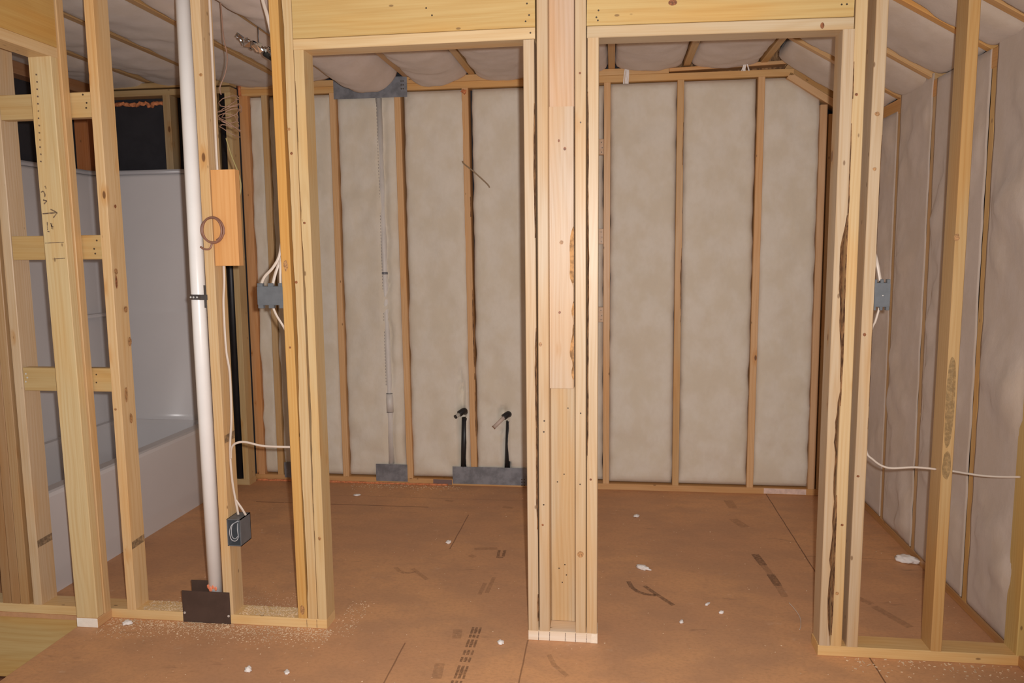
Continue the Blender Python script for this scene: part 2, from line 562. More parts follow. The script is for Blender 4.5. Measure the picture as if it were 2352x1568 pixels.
# ------------------------------------------------------------------ shell
def floor_mesh():
    bm = bmesh.new()
    x0, x1, y0, y1 = -3.0, 1.80, -3.2, 1.985
    hx, hy = -1.752, -0.055
    pts = [(hx, y0), (x1, y0), (x1, y1), (x0, y1), (x0, hy + 0.055), (hx, hy + 0.055)]
    t = [bm.verts.new((x, y, 0)) for x, y in pts]
    bo = [bm.verts.new((x, y, -0.019)) for x, y in pts]
    bm.faces.new(t); bm.faces.new(list(reversed(bo)))
    for i in range(6):
        j = (i + 1) % 6
        bm.faces.new((t[i], bo[i], bo[j], t[j]))
    return bm
fl = mk('floor', floor_mesh(), FLOOR); meta(fl, kind='structure')
# printed and scrawled marks on the subfloor
def mark(pls, w, mat): return ribbon_part('floor_print', fl, [[(x, y, 0) for x, y in pl] for pl in pls], w, mat, (0, 0, 1), 0.0012)
letters = []
yy = 0.075
rnd = random.Random(5)
for hgt, gap in ((0.052, 0.006), (0.026, 0.012), (0.058, 0.020), (0.034, 0.016), (0.034, 0.024), (0.085, 0.012), (0.06, 0.01), (0.06, 0.02)):
    xx = -0.197 + rnd.uniform(-0.002, 0.002)
    mark([[(xx - 0.018, yy), (xx - 0.018, yy - hgt)]], 0.009, INK)
    mark([[(xx - 0.004, yy), (xx - 0.004, yy - hgt)]], 0.010, INK)
    mark([[(xx + 0.011, yy), (xx + 0.011, yy - hgt)]], 0.008, INK)
    mark([[(xx - 0.022, yy - hgt * 0.5), (xx + 0.015, yy - hgt * 0.5)]], hgt * 0.42, INKF)
    yy -= hgt + gap
mark([[(-0.27, 0.05), (-0.262, -0.02)], [(-0.285, -0.20), (-0.275, -0.30)]], 0.035, INKF)
mark([[(0.385, 0.56), (0.398, 0.50), (0.425, 0.455), (0.462, 0.435), (0.495, 0.43)], [(0.452, 0.52), (0.50, 0.44), (0.562, 0.345)]], 0.020, INK)
mark([[(-0.67, 0.60), (-0.645, 0.565), (-0.61, 0.545), (-0.565, 0.56)], [(-0.592, 0.60), (-0.545, 0.545), (-0.495, 0.485)]], 0.020, INKF)
mark([[(0.09, -0.10), (0.115, -0.17), (0.165, -0.235)]], 0.018, INKF)
mark([[(0.985, 0.93), (1.00, 0.80)], [(1.012, 0.70), (1.02, 0.58)]], 0.036, INK)
mark([[(1.0, 0.80), (1.012, 0.70)], [(1.02, 0.58), (1.026, 0.47)]], 0.030, INKF)
mark([[(0.975, 1.74), (0.985, 1.60)], [(0.955, 1.42), (1.0, 1.30)]], 0.05, INKF)
mark([[(-0.228, 0.86), (-0.222, 0.78)], [(-0.20, 0.86), (-0.198, 0.78)], [(-0.23, 0.77), (-0.196, 0.77)]], 0.014, INK)
mark([[(-0.35, 0.86), (-0.24, 0.88)], [(-0.36, 0.78), (-0.33, 0.76)]], 0.03, INKF)
mark([[(-0.205, 0.54), (-0.212, 0.38)], [(-0.235, 0.48), (-0.24, 0.36)]], 0.018, INKF)
mark([[(1.36, 0.42), (1.44, 0.25)], [(1.30, 0.52), (1.36, 0.44)]], 0.035, INKF)
mark([[(-0.65, 1.58), (-0.60, 1.57)], [(-0.30, 1.50), (-0.24, 1.48)]], 0.03, INKF)

# subfloor rim and the stairwell below the left corner
rim = lumber('rim_board', (-3.0, 0.0445, -0.15), (-1.752, 0.0445, -0.15), 0.262, 0.089, (0.60, 0.42, 0.18),
             'wide yellow rim board below the floor level at the lower left corner', 'board', wdir=(0, 0, 1), knotty=0.1)
joist_s = lumber('stair_trimmer', (-1.733, -3.2, -0.14), (-1.733, -0.005, -0.14), 0.24, 0.038, (0.5, 0.33, 0.16),
                 None, None, wdir=(0, 0, 1), knotty=0.1)
meta(joist_s, kind='structure'); joist_s.name = 'trim_1'
w = box_obj('wall_stairwell', (-3.0, 0.0, -2.4), (-1.76, 0.03, -0.29), mat_simple('stairwell_brown', (0.16, 0.06, 0.03), 0.9, mottle=0.2), kind='structure')

# outer shell
box_obj('wall_back', (-3.0, 1.972, -0.02), (1.82, 1.985, 2.75), SHEATH, kind='structure')
box_obj('wall_back_dark', (-2.99, 1.853, -0.02), (-1.9457, 1.866, 2.60), SHEATH, kind='structure')
box_obj('wall_left', (-2.925, -0.2, -0.02), (-2.912, 1.853, 2.60), SHEATH, kind='structure')
box_obj('wall_right', (1.792, -0.3, -0.02), (1.805, 1.972, 2.60), SHEATH, kind='structure')
box_obj('ceiling', (-3.0, -0.3, 2.72), (1.9, 1.99, 2.735), SHEATH, kind='structure')

# ------------------------------------------------------------------ partition framing (the near wall)
S = {}
S['L0'] = stud(-2.043, -2.045, PL, TOPZ, BROWN, 'shaded brown stud at the left edge, tight against the leftmost bright stud')  # dark tints of these three edge studs hold the flash falloff
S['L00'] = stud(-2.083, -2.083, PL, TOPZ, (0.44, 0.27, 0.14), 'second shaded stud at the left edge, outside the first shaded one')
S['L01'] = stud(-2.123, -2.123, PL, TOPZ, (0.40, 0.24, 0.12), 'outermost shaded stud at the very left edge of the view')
S['L1'] = stud(-1.986, -1.995, PL, TOPZ, (0.66, 0.50, 0.33), 'pale stud at far left, carrying the left ends of the three short blocks')
S['L2'] = stud(-1.579, -1.585, PL, TOPZ, (0.74, 0.52, 0.28), 'knotty stud in front of the bathtub, carrying the right ends of the three short blocks', knotty=0.5)
S['L3'] = stud(-1.170, -1.174, PL, TOPZ, PINE, 'stud directly right of the white drain pipe, with the grey outlet box low on it')
S['Y'] = stud(-0.869, -0.880, PL, TOPZ, GOLD, 'golden orange stud left of the left doorway, carrying the wide grey switch box', w=0.036)
S['LK'] = stud(-0.829, -0.834, PL, TOPZ, (0.64, 0.47, 0.26), 'full height stud between the golden stud and the left doorway trimmer',
               wane={0: (0.007, 0.02, 0.0, 1.0)})
S['LJ'] = stud(-0.790, -0.795, PL, RO, (0.64, 0.47, 0.25), 'trimmer stud lining the left side of the left doorway', w=0.036,
               wane={0: (0.007, 0.02, 0.05, 0.95)})
S['CJ1'] = stud(0.0255, 0.0235, PL, RO, PALE, 'trimmer stud lining the right side of the left doorway, bark along its right edge',
                wane={1: (0.006, 0.02, 0.0, 1.0)})
S['CK1'] = stud(0.067, 0.070, PL, TOPZ, PALE, 'full height stud left of the recessed middle boards of the centre column')
S['CK2'] = stud(0.200, 0.200, PL, TOPZ, (0.58, 0.43, 0.27), 'full height stud right of the recessed middle boards of the centre column', knotty=0.4)
S['CJ2'] = stud(0.2405, 0.2425, PL, RO - 0.003, (0.60, 0.45, 0.29), 'trimmer stud lining the left side of the right doorway',
                wane={0: (0.006, 0.02, 0.25, 1.0)})
S['RJ'] = stud(1.061, 1.066, PL, RO - 0.012, PALE, 'trimmer stud lining the right side of the right doorway, bark along its right edge',
               wane={1: (0.018, 0.03, 0.0, 0.72)})
S['RK'] = stud(1.100, 1.103, PL, TOPZ, (0.64, 0.46, 0.25), 'second stud right of the right doorway, next to the bark edged trimmer', wane={0: (0.004, 0.02, 0.0, 0.85)})
S['R1'] = stud(1.154, 1.166, PL, TOPZ, PALE, 'third stud right of the right doorway, carrying the grey switch box on its right', wane={1: (0.004, 0.01, 0.3, 0.8)})
S['R2'] = stud(1.433, 1.444, PL, 2.30, (0.54, 0.35, 0.16), 'brown stained stud standing alone between the right doorway and the right edge', w=0.036, knotty=0.4)
S['R3'] = stud(1.712, 1.72, PL, 2.13, (0.62, 0.45, 0.18), 'stud at the lower right edge of the view where the cable ends')

# bottom plates
pl_l = lumber('bottom_plate', (-3.0, 0.0445, PL / 2), (-0.772, 0.0445, PL / 2), PL, 0.089, (0.78, 0.57, 0.30),
              'long bottom plate on the floor under the studs left of the left doorway', 'plate', wdir=(0, 0, 1), knotty=0.08)
pl_c = lumber('bottom_plate', (0.0065, 0.0445, PL / 2), (0.2615, 0.0445, PL / 2), PL, 0.089, (0.82, 0.70, 0.57),
              'short pale bottom plate with pencil lines under the centre column', 'plate', wdir=(0, 0, 1), knotty=0.0)
pl_r = lumber('bottom_plate', (1.038, 0.0445, PL / 2), (1.79, 0.0445, PL / 2), PL, 0.089, (0.74, 0.50, 0.23),
              'bottom plate on the floor right of the right doorway', 'plate', wdir=(0, 0, 1), knotty=0.12)
for x in (0.044, 0.085, 0.143, 0.181, 0.221):
    ribbon_part('pencil_line', pl_c, [[(x, 0, 0.002), (x + 0.001, 0, 0.036)]], 0.0022, PENCIL, (0, -1, 0))
quad_part('pale_cut_corner', pl_c, [(0.236, 0, 0.001), (0.261, 0, 0.001), (0.261, 0, 0.036), (0.240, 0, 0.036)], ENDG, (0, -1, 0))
for x in (-0.852, -0.812):
    ribbon_part('pencil_line', pl_l, [[(x, 0, 0.002), (x, 0, 0.036)]], 0.002, PENCIL, (0, -1, 0))

# recessed boards of the centre column
f_low = lumber('filler_board', (0.1305, 0.108, PL), (0.1305, 0.108, 0.94), 0.089, 0.038, (0.58, 0.44, 0.28),
               'lower recessed board in the middle of the centre column', 'board', wdir=(1, 0, 0), knotty=0.1)
f_mid = lumber('filler_board', (0.128, 0.070, 0.94), (0.128, 0.070, 1.934), 0.092, 0.038, (0.60, 0.46, 0.33),
               'bright middle board of the centre column with a ragged bark edge', 'board', wdir=(1, 0, 0), knotty=0.35,
               wane={1: (0.036, 0.010, 0.0, 0.62)}, barkmat=INNER)
f_up = lumber('filler_board', (0.1305, 0.090, 1.936), (0.1305, 0.090, TOPZ), 0.089, 0.038, (0.64, 0.47, 0.34),
              'upper pinkish recessed board in the middle of the centre column', 'board', wdir=(1, 0, 0), knotty=0.15)
for p in ((0.15, 0.089, 0.86), (0.11, 0.089, 0.58), (0.135, 0.089, 0.61), (0.137, 0.089, 0.26), (0.115, 0.089, 0.245), (0.143, 0.089, 0.22), (0.127, 0.089, 0.19)):
    disc_parts(f_low, [p], 0.003)
disc_parts(S['CK1'], [(0.068, 0, 0.79), (0.066, 0, 0.52), (0.07, 0, 0.83)], 0.0035)
disc_parts(S['CK2'], [(0.20, 0, 0.86), (0.20, 0, 1.87), (0.198, 0, 0.60)], 0.0032)

# door headers
h1p = lumber('header_plate', (-0.813, 0.0445, RO + 0.019), (0.046, 0.0445, RO + 0.021), PL, 0.089, (0.68, 0.50, 0.28),
             'flat header plate across the top of the left doorway', 'plate', wdir=(0, 0, 1), knotty=0.12)
h1b = lumber('door_header', (-0.813, 0.0445, RO + 0.039 + 0.118), (0.046, 0.0445, RO + 0.041 + 0.118), 0.235, 0.089, HDR,
             'deep yellow header beam above the left doorway', 'beam', wdir=(0, 0, 1), knotty=0.12)
h2p = lumber('header_plate', (0.222, 0.0445, RO + 0.016), (1.080, 0.0445, RO + 0.006), PL, 0.089, (0.58, 0.45, 0.29),
             'flat header plate across the top of the right doorway', 'plate', wdir=(0, 0, 1), knotty=0.2)
h2b = lumber('door_header', (0.222, 0.0445, RO + 0.036 + 0.118), (1.080, 0.0445, RO + 0.026 + 0.118), 0.235, 0.089, HDR,
             'deep yellow header beam with a large knot above the right doorway', 'beam', wdir=(0, 0, 1), knotty=0.12)
disc_parts(h1b, [(0.019, 0, 2.268), (0.026, 0, 2.230), (0.014, 0, 2.210), (-0.33, 0, 2.27), (-0.31, 0, 2.245)], 0.0035)
disc_parts(h1p, [(0.030, 0, 2.172)], 0.0035)
disc_parts(h2b, [(0.260, 0, 2.234), (0.253, 0, 2.212), (0.258, 0, 2.202), (1.056, 0, 2.215), (1.040, 0, 2.215)], 0.0035)
bmk = bmesh.new()
bmesh.ops.create_circle(bmk, cap_ends=True, segments=20, radius=0.013)
bmesh.ops.transform(bmk, matrix=Matrix.Translation((0.504, -0.0013, 2.247)) @ Matrix.Rotation(math.pi / 2, 4, 'X') @ Matrix.Diagonal((1.1, 0.75, 1, 1)), verts=bmk.verts)
kn = mk('knot', bmk, mat_simple('knot_wood', (0.24, 0.085, 0.03), 0.5, mottle=0.4, scale=120))
kn.parent = h2b; kn.matrix_parent_inverse = h2b.matrix_basis.inverted()
bmk = bmesh.new()
bmesh.ops.create_circle(bmk, cap_ends=True, segments=16, radius=0.009)
bmesh.ops.transform(bmk, matrix=Matrix.Translation((0.982, -0.0013, 2.152)) @ Matrix.Rotation(math.pi / 2, 4, 'X') @ Matrix.Diagonal((0.7, 1.1, 1, 1)), verts=bmk.verts)
kn = mk('knot', bmk, bpy.data.materials['knot_wood'])
kn.parent = h2p; kn.matrix_parent_inverse = h2p.matrix_basis.inverted()

# three short blocks between the two left studs
blk = [((-1.972, 1.990), (-1.603, 1.990), 'topmost of the three short blocks between the two left studs'),
       ((-1.968, 1.467), (-1.600, 1.467), 'middle of the three short blocks between the two left studs'),
       ((-1.966, 0.960), (-1.598, 0.960), 'lowest of the three short blocks at left, with shiny nails at its left end')]
BL = []
for (a, za), (b_, zb), lab in blk:
    BL.append(lumber('stud_block', (a, 0.019, za), (b_, 0.019, zb), 0.091, 0.038, OLIVE if za < 1.7 else (0.62, 0.44, 0.21), lab, 'block',
                     group='blocks between the left studs', wdir=(0, 0, 1), knotty=0.1))
BL[0]['group'] = BL[1]['group'] = BL[2]['group'] = 'short blocks between the left studs'
disc_parts(BL[2], [(-1.955, 0, 0.981), (-1.950, 0, 0.966), (-1.958, 0, 0.950)], 0.0042, SHINY)
disc_parts(BL[2], [(-1.658, 0, 0.981), (-1.66, 0, 0.95)], 0.0035)
disc_parts(BL[1], [(-1.617, 0, 1.492), (-1.63, 0, 1.461), (-1.627, 0, 1.443)], 0.004)
disc_parts(BL[0], [(-1.632, 0, 2.026), (-1.619, 0, 1.996), (-1.622, 0, 1.978)], 0.004)

# grade-stamp bands near the feet of the two left studs
def band(st, x, z0, tint=STAMP):
    quad_part('grade_stamp', st, [(x, 0.003, z0), (x, 0.086, z0 + 0.004), (x, 0.086, z0 + 0.034), (x, 0.003, z0 + 0.030)], tint, (1, 0, 0), 0.0010)
band(S['L1'], -1.986 + 0.019 - 0.0012, 0.275)
band(S['L2'], -1.579 + 0.019 - 0.001, 0.285)
band(S['L3'], -1.170 + 0.019, 0.72)

# individual knots and stains on the near studs
S['f_mid'] = f_mid
KN = bpy.data.materials['knot_wood']
KN2 = mat_simple('light_knot', (0.42, 0.22, 0.09), 0.5, mottle=0.35, scale=140)
def knot_on(st, x, z, rx, rz, y=-0.0008, side=False, mat=None, name='knot'):
    bm = bmesh.new()
    bmesh.ops.create_circle(bm, cap_ends=True, segments=18, radius=1.0)
    for v in bm.verts:
        v.co *= 1 + 0.18 * noise.noise(v.co * 1.5 + Vector((x * 40, z * 30, 0)))
    rot = Matrix.Rotation(math.pi / 2, 4, 'X')
    if side: rot = Matrix.Rotation(math.pi / 2, 4, 'Z') @ rot
    M = Matrix.Translation((x, y, z)) @ rot @ Matrix.Diagonal((rx, rz, 1, 1))
    bmesh.ops.transform(bm, matrix=M, verts=bm.verts)
    o = mk(name, bm, mat or (KN if rx < 0.0055 else KN2))
    o.parent = st; o.matrix_parent_inverse = st.matrix_basis.inverted()
for n_, x, z, rx, rz in (('L2', -1.588, 0.846, 0.0055, 0.005), ('L3', -1.166, 2.079, 0.0065, 0.006),
        ('Y', -0.876, 1.392, 0.008, 0.021), ('Y', -0.873, 1.090, 0.004, 0.004), ('Y', -0.868, 0.072, 0.009, 0.019), ('LK', -0.842, 1.878, 0.006, 0.005),
        ('LK', -0.836, 1.793, 0.005, 0.005), ('LK', -0.838, 1.331, 0.005, 0.005), ('LJ', -0.798, 1.545, 0.005, 0.004), ('LJ', -0.788, 0.361, 0.006, 0.007),
        ('CK2', 0.199, 0.339, 0.0115, 0.012), ('CK2', 0.198, 2.033, 0.004, 0.004), ('CK1', 0.058, 1.107, 0.006, 0.008), ('CK1', 0.062, 0.444, 0.004, 0.004),
        ('R1', 1.163, 1.867, 0.0078, 0.007), ('R1', 1.162, 1.691, 0.006, 0.0055), ('R1', 1.152, 1.145, 0.0052, 0.006),
        ('R1', 1.150, 0.656, 0.005, 0.004), ('RK', 1.096, 1.931, 0.005, 0.005), ('RK', 1.104, 0.481, 0.005, 0.004), ('RK', 1.096, 0.233, 0.006, 0.006),
        ('CJ2', 0.236, 0.619, 0.004, 0.004)):
    knot_on(S[n_], x, z, rx, rz)
for x, z, rx, rz in ((0.130, 1.465, 0.007, 0.0075), (0.143, 1.790, 0.005, 0.006), (0.122, 1.818, 0.0035, 0.005), (0.123, 1.216, 0.0045, 0.005)):
    knot_on(f_mid, x, z, rx, rz, y=0.0502)
for y, z, rx, rz in ((0.018, 1.375, 0.010, 0.012), (0.016, 1.335, 0.006, 0.026), (0.062, 1.228, 0.012, 0.013), (0.075, 1.10, 0.010, 0.018), (0.040, 1.62, 0.007, 0.007), (0.030, 0.90, 0.008, 0.03), (0.05, 0.80, 0.009, 0.02)):
    knot_on(S['L2'], -1.5600 + 0.0008, z, rx, rz, y=y, side=True, mat=KN2 if rx > 0.007 else KN)
knot_on(S['R2'], 1.427, 1.466, 0.009, 0.012)
STAIN = mat_faint('dark_stain', (0.13, 0.09, 0.045), 0.38)
knot_on(S['R2'], 1.434, 0.92, 0.015, 0.16, mat=STAIN, name='dark_stain')
knot_on(S['R2'], 1.434, 0.70, 0.014, 0.05, mat=STAIN, name='dark_stain')

# ------------------------------------------------------------------ corner post and header of the wall running toward the viewer
def yst(name, y, x0, x1, z0, z1, tint, label, cat='stud', knotty=0.2):
    return lumber(name, ((x0[0] + x0[1]) / 2, y, z0), ((x1[0] + x1[1]) / 2, y, z1), x0[1] - x0[0], 0.038, tint, label, cat, wdir=(1, 0, 0), knotty=knotty)
post = yst('corner_trimmer', -0.0635, (-1.756, -1.667), (-1.778, -1.689), PL, 2.146, (0.72, 0.56, 0.31),
           'broad pale trimmer stud at the left corner with a pencilled arrow', 'stud', 0.15)
king = yst('corner_stud', -0.0225, (-1.752, -1.663), (-1.772, -1.683), PL, 2.42, (0.66, 0.46, 0.25),
           'stud tight behind the broad corner trimmer, running past the end of the left header', 'stud', 0.15)
stub = lumber('bottom_plate', (-1.708, -0.085, PL / 2), (-1.708, -0.0005, PL / 2), PL, 0.089, (0.66, 0.42, 0.22),
              'stub of plate under the broad corner trimmer with a bright cut end', 'plate', wdir=(0, 0, 1), knotty=0.0)
bm = bmesh.new(); box_into(bm, (-1.752, -0.0868, 0.001), (-1.665, -0.0852, 0.037))
bmesh.ops.bevel(bm, geom=list(bm.edges), offset=0.0006, affect='EDGES')
eg = mk('cut_end', bm, mat_simple('bright_end', (0.95, 0.90, 0.83), 0.5, mottle=0.03, scale=60))  # pale end grain, with the flash brightness put into its near-white colour
eg.parent = stub; eg.matrix_parent_inverse = stub.matrix_basis.inverted(); eg['label'] = 'bright white sawn end'
sh = thing('side_header', (-1.733, -1.5, 2.146), 'large yellow header at the upper left running toward the viewer over the corner trimmer', 'beam')
lumber('bottom_board', (-1.733, -1.5, 2.165), (-1.733, -0.045, 2.165), PL, 0.089, (0.70, 0.50, 0.27), wdir=(0, 0, 1), parent=sh, knotty=0.05)
lumber('beam', (-1.733, -1.5, 2.302), (-1.733, -0.045, 2.302), 0.235, 0.089, (0.60, 0.38, 0.13), wdir=(0, 0, 1), parent=sh, knotty=0.05)

N = (0, -1, 0); PYV = -0.0825
ribbon_part('pencil_arrow', post, [[(-1.766, PYV, 1.590), (-1.709, PYV, 1.593)], [(-1.733, PYV, 1.606), (-1.707, PYV, 1.593), (-1.724, PYV, 1.575)]], 0.0045, PENCIL, N, 0.0012)
ribbon_part('pencil_line', post, [[(-1.765, PYV, 1.483), (-1.690, PYV, 1.485)]], 0.0026, PENCIL, N, 0.0012)
ribbon_part('pencil_line', post, [[(-1.74, PYV, 1.425), (-1.69, PYV, 1.427)]], 0.002, PENCIL, N, 0.0012)
ribbon_part('pencil_scrawl', post, [[(-1.766, PYV, 1.667), (-1.756, PYV, 1.672), (-1.750, PYV, 1.66), (-1.752, PYV, 1.65)],
                                    [(-1.760, PYV, 1.640), (-1.745, PYV, 1.636), (-1.757, PYV, 1.625)],
                                    [(-1.748, PYV, 1.69), (-1.744, PYV, 1.68)]], 0.0045, PENCIL, N, 0.0012)
ribbon_part('pencil_scrawl', post, [[(-1.737, PYV, 1.556), (-1.729, PYV, 1.533)], [(-1.731, PYV, 1.555), (-1.735, PYV, 1.535)], [(-1.737, PYV, 1.546), (-1.726, PYV, 1.541)],
                                    [(-1.750, PYV, 1.56), (-1.751, PYV, 1.53)], [(-1.752, PYV, 1.526), (-1.744, PYV, 1.524)]], 0.0035, PENCIL, N, 0.0012)
dots = []
for i in range(13):
    z = 2.085 - i * 0.0255
    x = -1.748 - i * 0.0007 + (0.001 if i % 2 else 0)
    dots.append([(x - 0.003, PYV, z), (x + 0.003, PYV, z - 0.002)])
ribbon_part('ink_dots', post, dots, 0.0055, PENCIL, N, 0.0012)

# ------------------------------------------------------------------ rear wall framing
def bstud(x, tint, label, z0=PL, z1=TOPZ, lean=0.0, w_=0.038, wane=None, knotty=0.2):
    return lumber('rear_stud', (x, BY + 0.0445, z0), (x + lean, BY + 0.0445, z1), w_, 0.089, tint, label, 'stud', wdir=(1, 0, 0), wane=wane, knotty=knotty)
bstud(-1.918, (0.66, 0.36, 0.17), 'orange tinged rear wall stud in the corner beside the tub wall, foam at its foot', w_=0.055, knotty=0.4)
bstud(-1.784, (0.60, 0.42, 0.23), 'rear wall stud seen just left of the golden stud')
bstud(-1.352, BACK, 'rear wall stud seen at the left inside the left doorway', lean=-0.004)
bstud(-0.938, BACK, 'rear wall stud right of the thin white vent pipe', lean=-0.02, knotty=0.35)
bstud(-0.531, (0.68, 0.41, 0.20), 'rear wall stud right of the left black pipe stub, bark spots on its edge', lean=-0.02, wane={1: (0.005, 0.01, 0.1, 0.75)})
bstud(0.276, BACK, 'leftmost rear wall stud seen through the right doorway')
bstud(0.688, (0.62, 0.39, 0.18), 'second rear wall stud in the right doorway, dark bark along its upper right edge', wane={1: (0.010, 0.02, 0.35, 1.0)})
bstud(1.120, BACK, 'third rear wall stud in the right doorway', lean=0.01)
bstud(1.468, (0.64, 0.40, 0.22), 'rear wall stud under the low end of the sloping plate', z1=2.226, knotty=0.3)
bstud(1.530, (0.52, 0.33, 0.16), 'shaded rear corner stud beside the right doorway trimmer', z1=2.175, w_=0.07)  # tint darkened for the doorway trimmer's shadow; the last stud shares it
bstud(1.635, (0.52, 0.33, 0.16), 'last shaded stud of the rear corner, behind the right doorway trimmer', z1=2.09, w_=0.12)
bp = lumber('bottom_plate', (-1.955, BY + 0.0445, PL / 2), (1.70, BY + 0.0445, PL / 2), PL, 0.089, (0.62, 0.36, 0.16),
            'bottom plate along the foot of the rear insulated wall', 'plate', wdir=(0, 0, 1), knotty=0.1)
quad_part('pale_patch', bp, [(1.20, BY, 0.004), (1.44, BY, 0.004), (1.44, BY, 0.036), (1.20, BY, 0.036)], mat_simple('pale_plate', (0.74, 0.55, 0.47), 0.6, mottle=0.1, scale=30), N)
lumber('top_plate', (-1.94, BY + 0.0445, TOPZ + 0.019), (1.30, BY + 0.0445, TOPZ + 0.019), PL, 0.089, (0.68, 0.42, 0.18),
       'lower of the two top plates along the rear wall', 'plate', wdir=(0, 0, 1), knotty=0.25)
lumber('top_plate', (-1.94, BY + 0.0445, TOPZ + 0.057), (0.62, BY + 0.0445, TOPZ + 0.057), PL - 0.001, 0.089, (0.68, 0.43, 0.20),
       'upper rear top plate, tight on the lower one', 'plate', wdir=(0, 0, 1), knotty=0.3)
lumber('top_plate', (0.622, BY + 0.0445, TOPZ + 0.057), (1.26, BY + 0.0445, TOPZ + 0.075), PL - 0.018, 0.089, (0.66, 0.40, 0.19),
       'lifted right length of the upper rear top plate with a dark gap under it', 'plate', wdir=(0, 0, 1), knotty=0.3)
box_obj('gap_backing', (0.60, 1.955, 2.42), (1.40, 1.965, 2.56), BARK, kind='structure').name = 'gap_backing_sheet'  # brown sheet giving the gap under the lifted top plate its dark tone
rk = lumber('rake_plate', (1.275, BY + 0.0445, 2.392), (1.76, BY + 0.0445, 2.075), PL, 0.089, (0.70, 0.45, 0.24),
            'sloping plate at the upper right corner of the rear wall', 'plate', wdir=(0, 0, 1), knotty=0.1)
lumber('rake_plate', (1.262, BY + 0.05, 2.442), (1.76, BY + 0.05, 2.118), 0.052, 0.089, (0.52, 0.33, 0.15),
       'darker sloping plate lying on the rear sloping plate', 'plate', wdir=(0, 0, 1), knotty=0.1)

# ladder blocks on the left of the right doorway
for i, (z, where) in enumerate(((2.03, 'uppermost'), (1.519, 'middle'), (1.061, 'lowest'))):
    lb = lumber('ladder_block', (-0.08, BY + 0.019, z), (0.256, BY + 0.019, z), 0.089, 0.038, (0.62, 0.42, 0.27),
                where + ' nailed block end peeping out right of the centre column', 'block', wdir=(0, 0, 1), knotty=0.0, group='ladder blocks behind the centre column')
    disc_parts(lb, [(0.243, BY, z + 0.025), (0.248, BY, z - 0.005), (0.244, BY, z - 0.03)], 0.004)

# wet wall beside the tub (set in front of the rear wall)
WY = 1.8045
lumber('tub_wall_stud', (-1.957, WY, PL), (-1.957, WY, TOPZ), 0.038, 0.089, (0.60, 0.44, 0.23),
       'end stud of the tub wall just right of the tall black drain pipe', 'stud', wdir=(1, 0, 0), knotty=0.3)
lumber('tub_wall_stud', (-2.075, WY, PL), (-2.075, WY, TOPZ), 0.06, 0.089, (0.46, 0.31, 0.15),  # shade beside the pipe is put into this dark tint
       'shaded stud just left of the tall black drain pipe', 'stud', wdir=(1, 0, 0), knotty=0.2)
lumber('tub_wall_stud', (-2.345, WY, PL), (-2.345, WY, TOPZ), 0.045, 0.089, (0.46, 0.34, 0.20),
       'stud against the dark sheathing above the tub, left of the white drain pipe', 'stud', wdir=(1, 0, 0), knotty=0.3)
lumber('bottom_plate', (-2.88, WY, PL / 2), (-1.937, WY, PL / 2), PL, 0.089, (0.60, 0.43, 0.22),
       'end of the bottom plate under the tub wall end stud', 'plate', wdir=(0, 0, 1), knotty=0.0)
lumber('top_plate', (-2.88, WY, TOPZ + 0.016), (-1.94, WY, TOPZ + 0.016), 0.036, 0.089, (0.50, 0.35, 0.18),
       'lower top plate over the tub wall', 'plate', wdir=(0, 0, 1), knotty=0.2)
lumber('top_plate', (-2.88, WY, TOPZ + 0.058), (-1.94, WY, TOPZ + 0.058), 0.030, 0.089, (0.50, 0.36, 0.19),
       'upper top plate over the tub wall, dark ragged gap beneath it', 'plate', wdir=(0, 0, 1), knotty=0.2, wane={0: (0.01, 0.02, 0.0, 1.0), 1: (0.01, 0.02, 0, 1)})
lumber('corner_stud', (-2.862, 1.72, PL), (-2.862, 1.72, 2.40), 0.089, 0.05, (0.55, 0.22, 0.09),
       'reddish orange stud in the far corner above the tub', 'stud', wdir=(1, 0, 0), knotty=0.2)
lumber('top_plate', (-2.865, -0.1, 2.432), (-2.865, 1.75, 2.432), 0.07, 0.089, (0.40, 0.22, 0.12),
       'brown top plate of the left outer wall above the tub', 'plate', wdir=(0, 0, 1), knotty=0.0)

# orange foam sealant
def foam(name, pts, r, label):
    bm = bmesh.new(); org = Vector(pts[0])
    P = smooth_path(pts, 10)
    tube_into(bm, [p - org for p in P], r, 10)
    bmesh.ops.subdivide_edges(bm, edges=list(bm.edges), cuts=1)
    for v in bm.verts:
        v.co += Vector((noise.noise(v.co * 45), noise.noise(v.co * 45 + Vector((9, 0, 0))), noise.noise(v.co * 45 + Vector((0, 9, 0))))) * r * 0.9
    o = mk(name, bm, FOAM, loc=org, smooth=True)
    return meta(o, label, 'foam')
foam('sealant_foam', [(-2.80, 1.846, 2.352), (-2.70, 1.846, 2.362), (-2.6, 1.846, 2.352), (-2.53, 1.846, 2.362), (-2.50, 1.846, 2.340), (-2.46, 1.846, 2.36), (-2.37, 1.846, 2.352)], 0.011, 'ragged orange foam bead under the top plates above the tub')
foam('sealant_foam', [(-1.935, 1.874, 2.46), (-1.937, 1.874, 2.39)], 0.010, 'bright orange foam blob at the top plate corner above the wire coil')
foam('sealant_foam', [(-1.94, 1.870, 0.004), (-1.6, 1.874, 0.004), (-1.2, 1.875, 0.003), (-0.70, 1.874, 0.003)], 0.006, 'orange foam line along the foot of the rear wall in the left doorway')
foam('sealant_foam', [(-0.565, 1.872, 2.375), (-0.545, 1.872, 2.36)], 0.012, 'small orange foam blob at the top left of the stud above the diagonal wire')

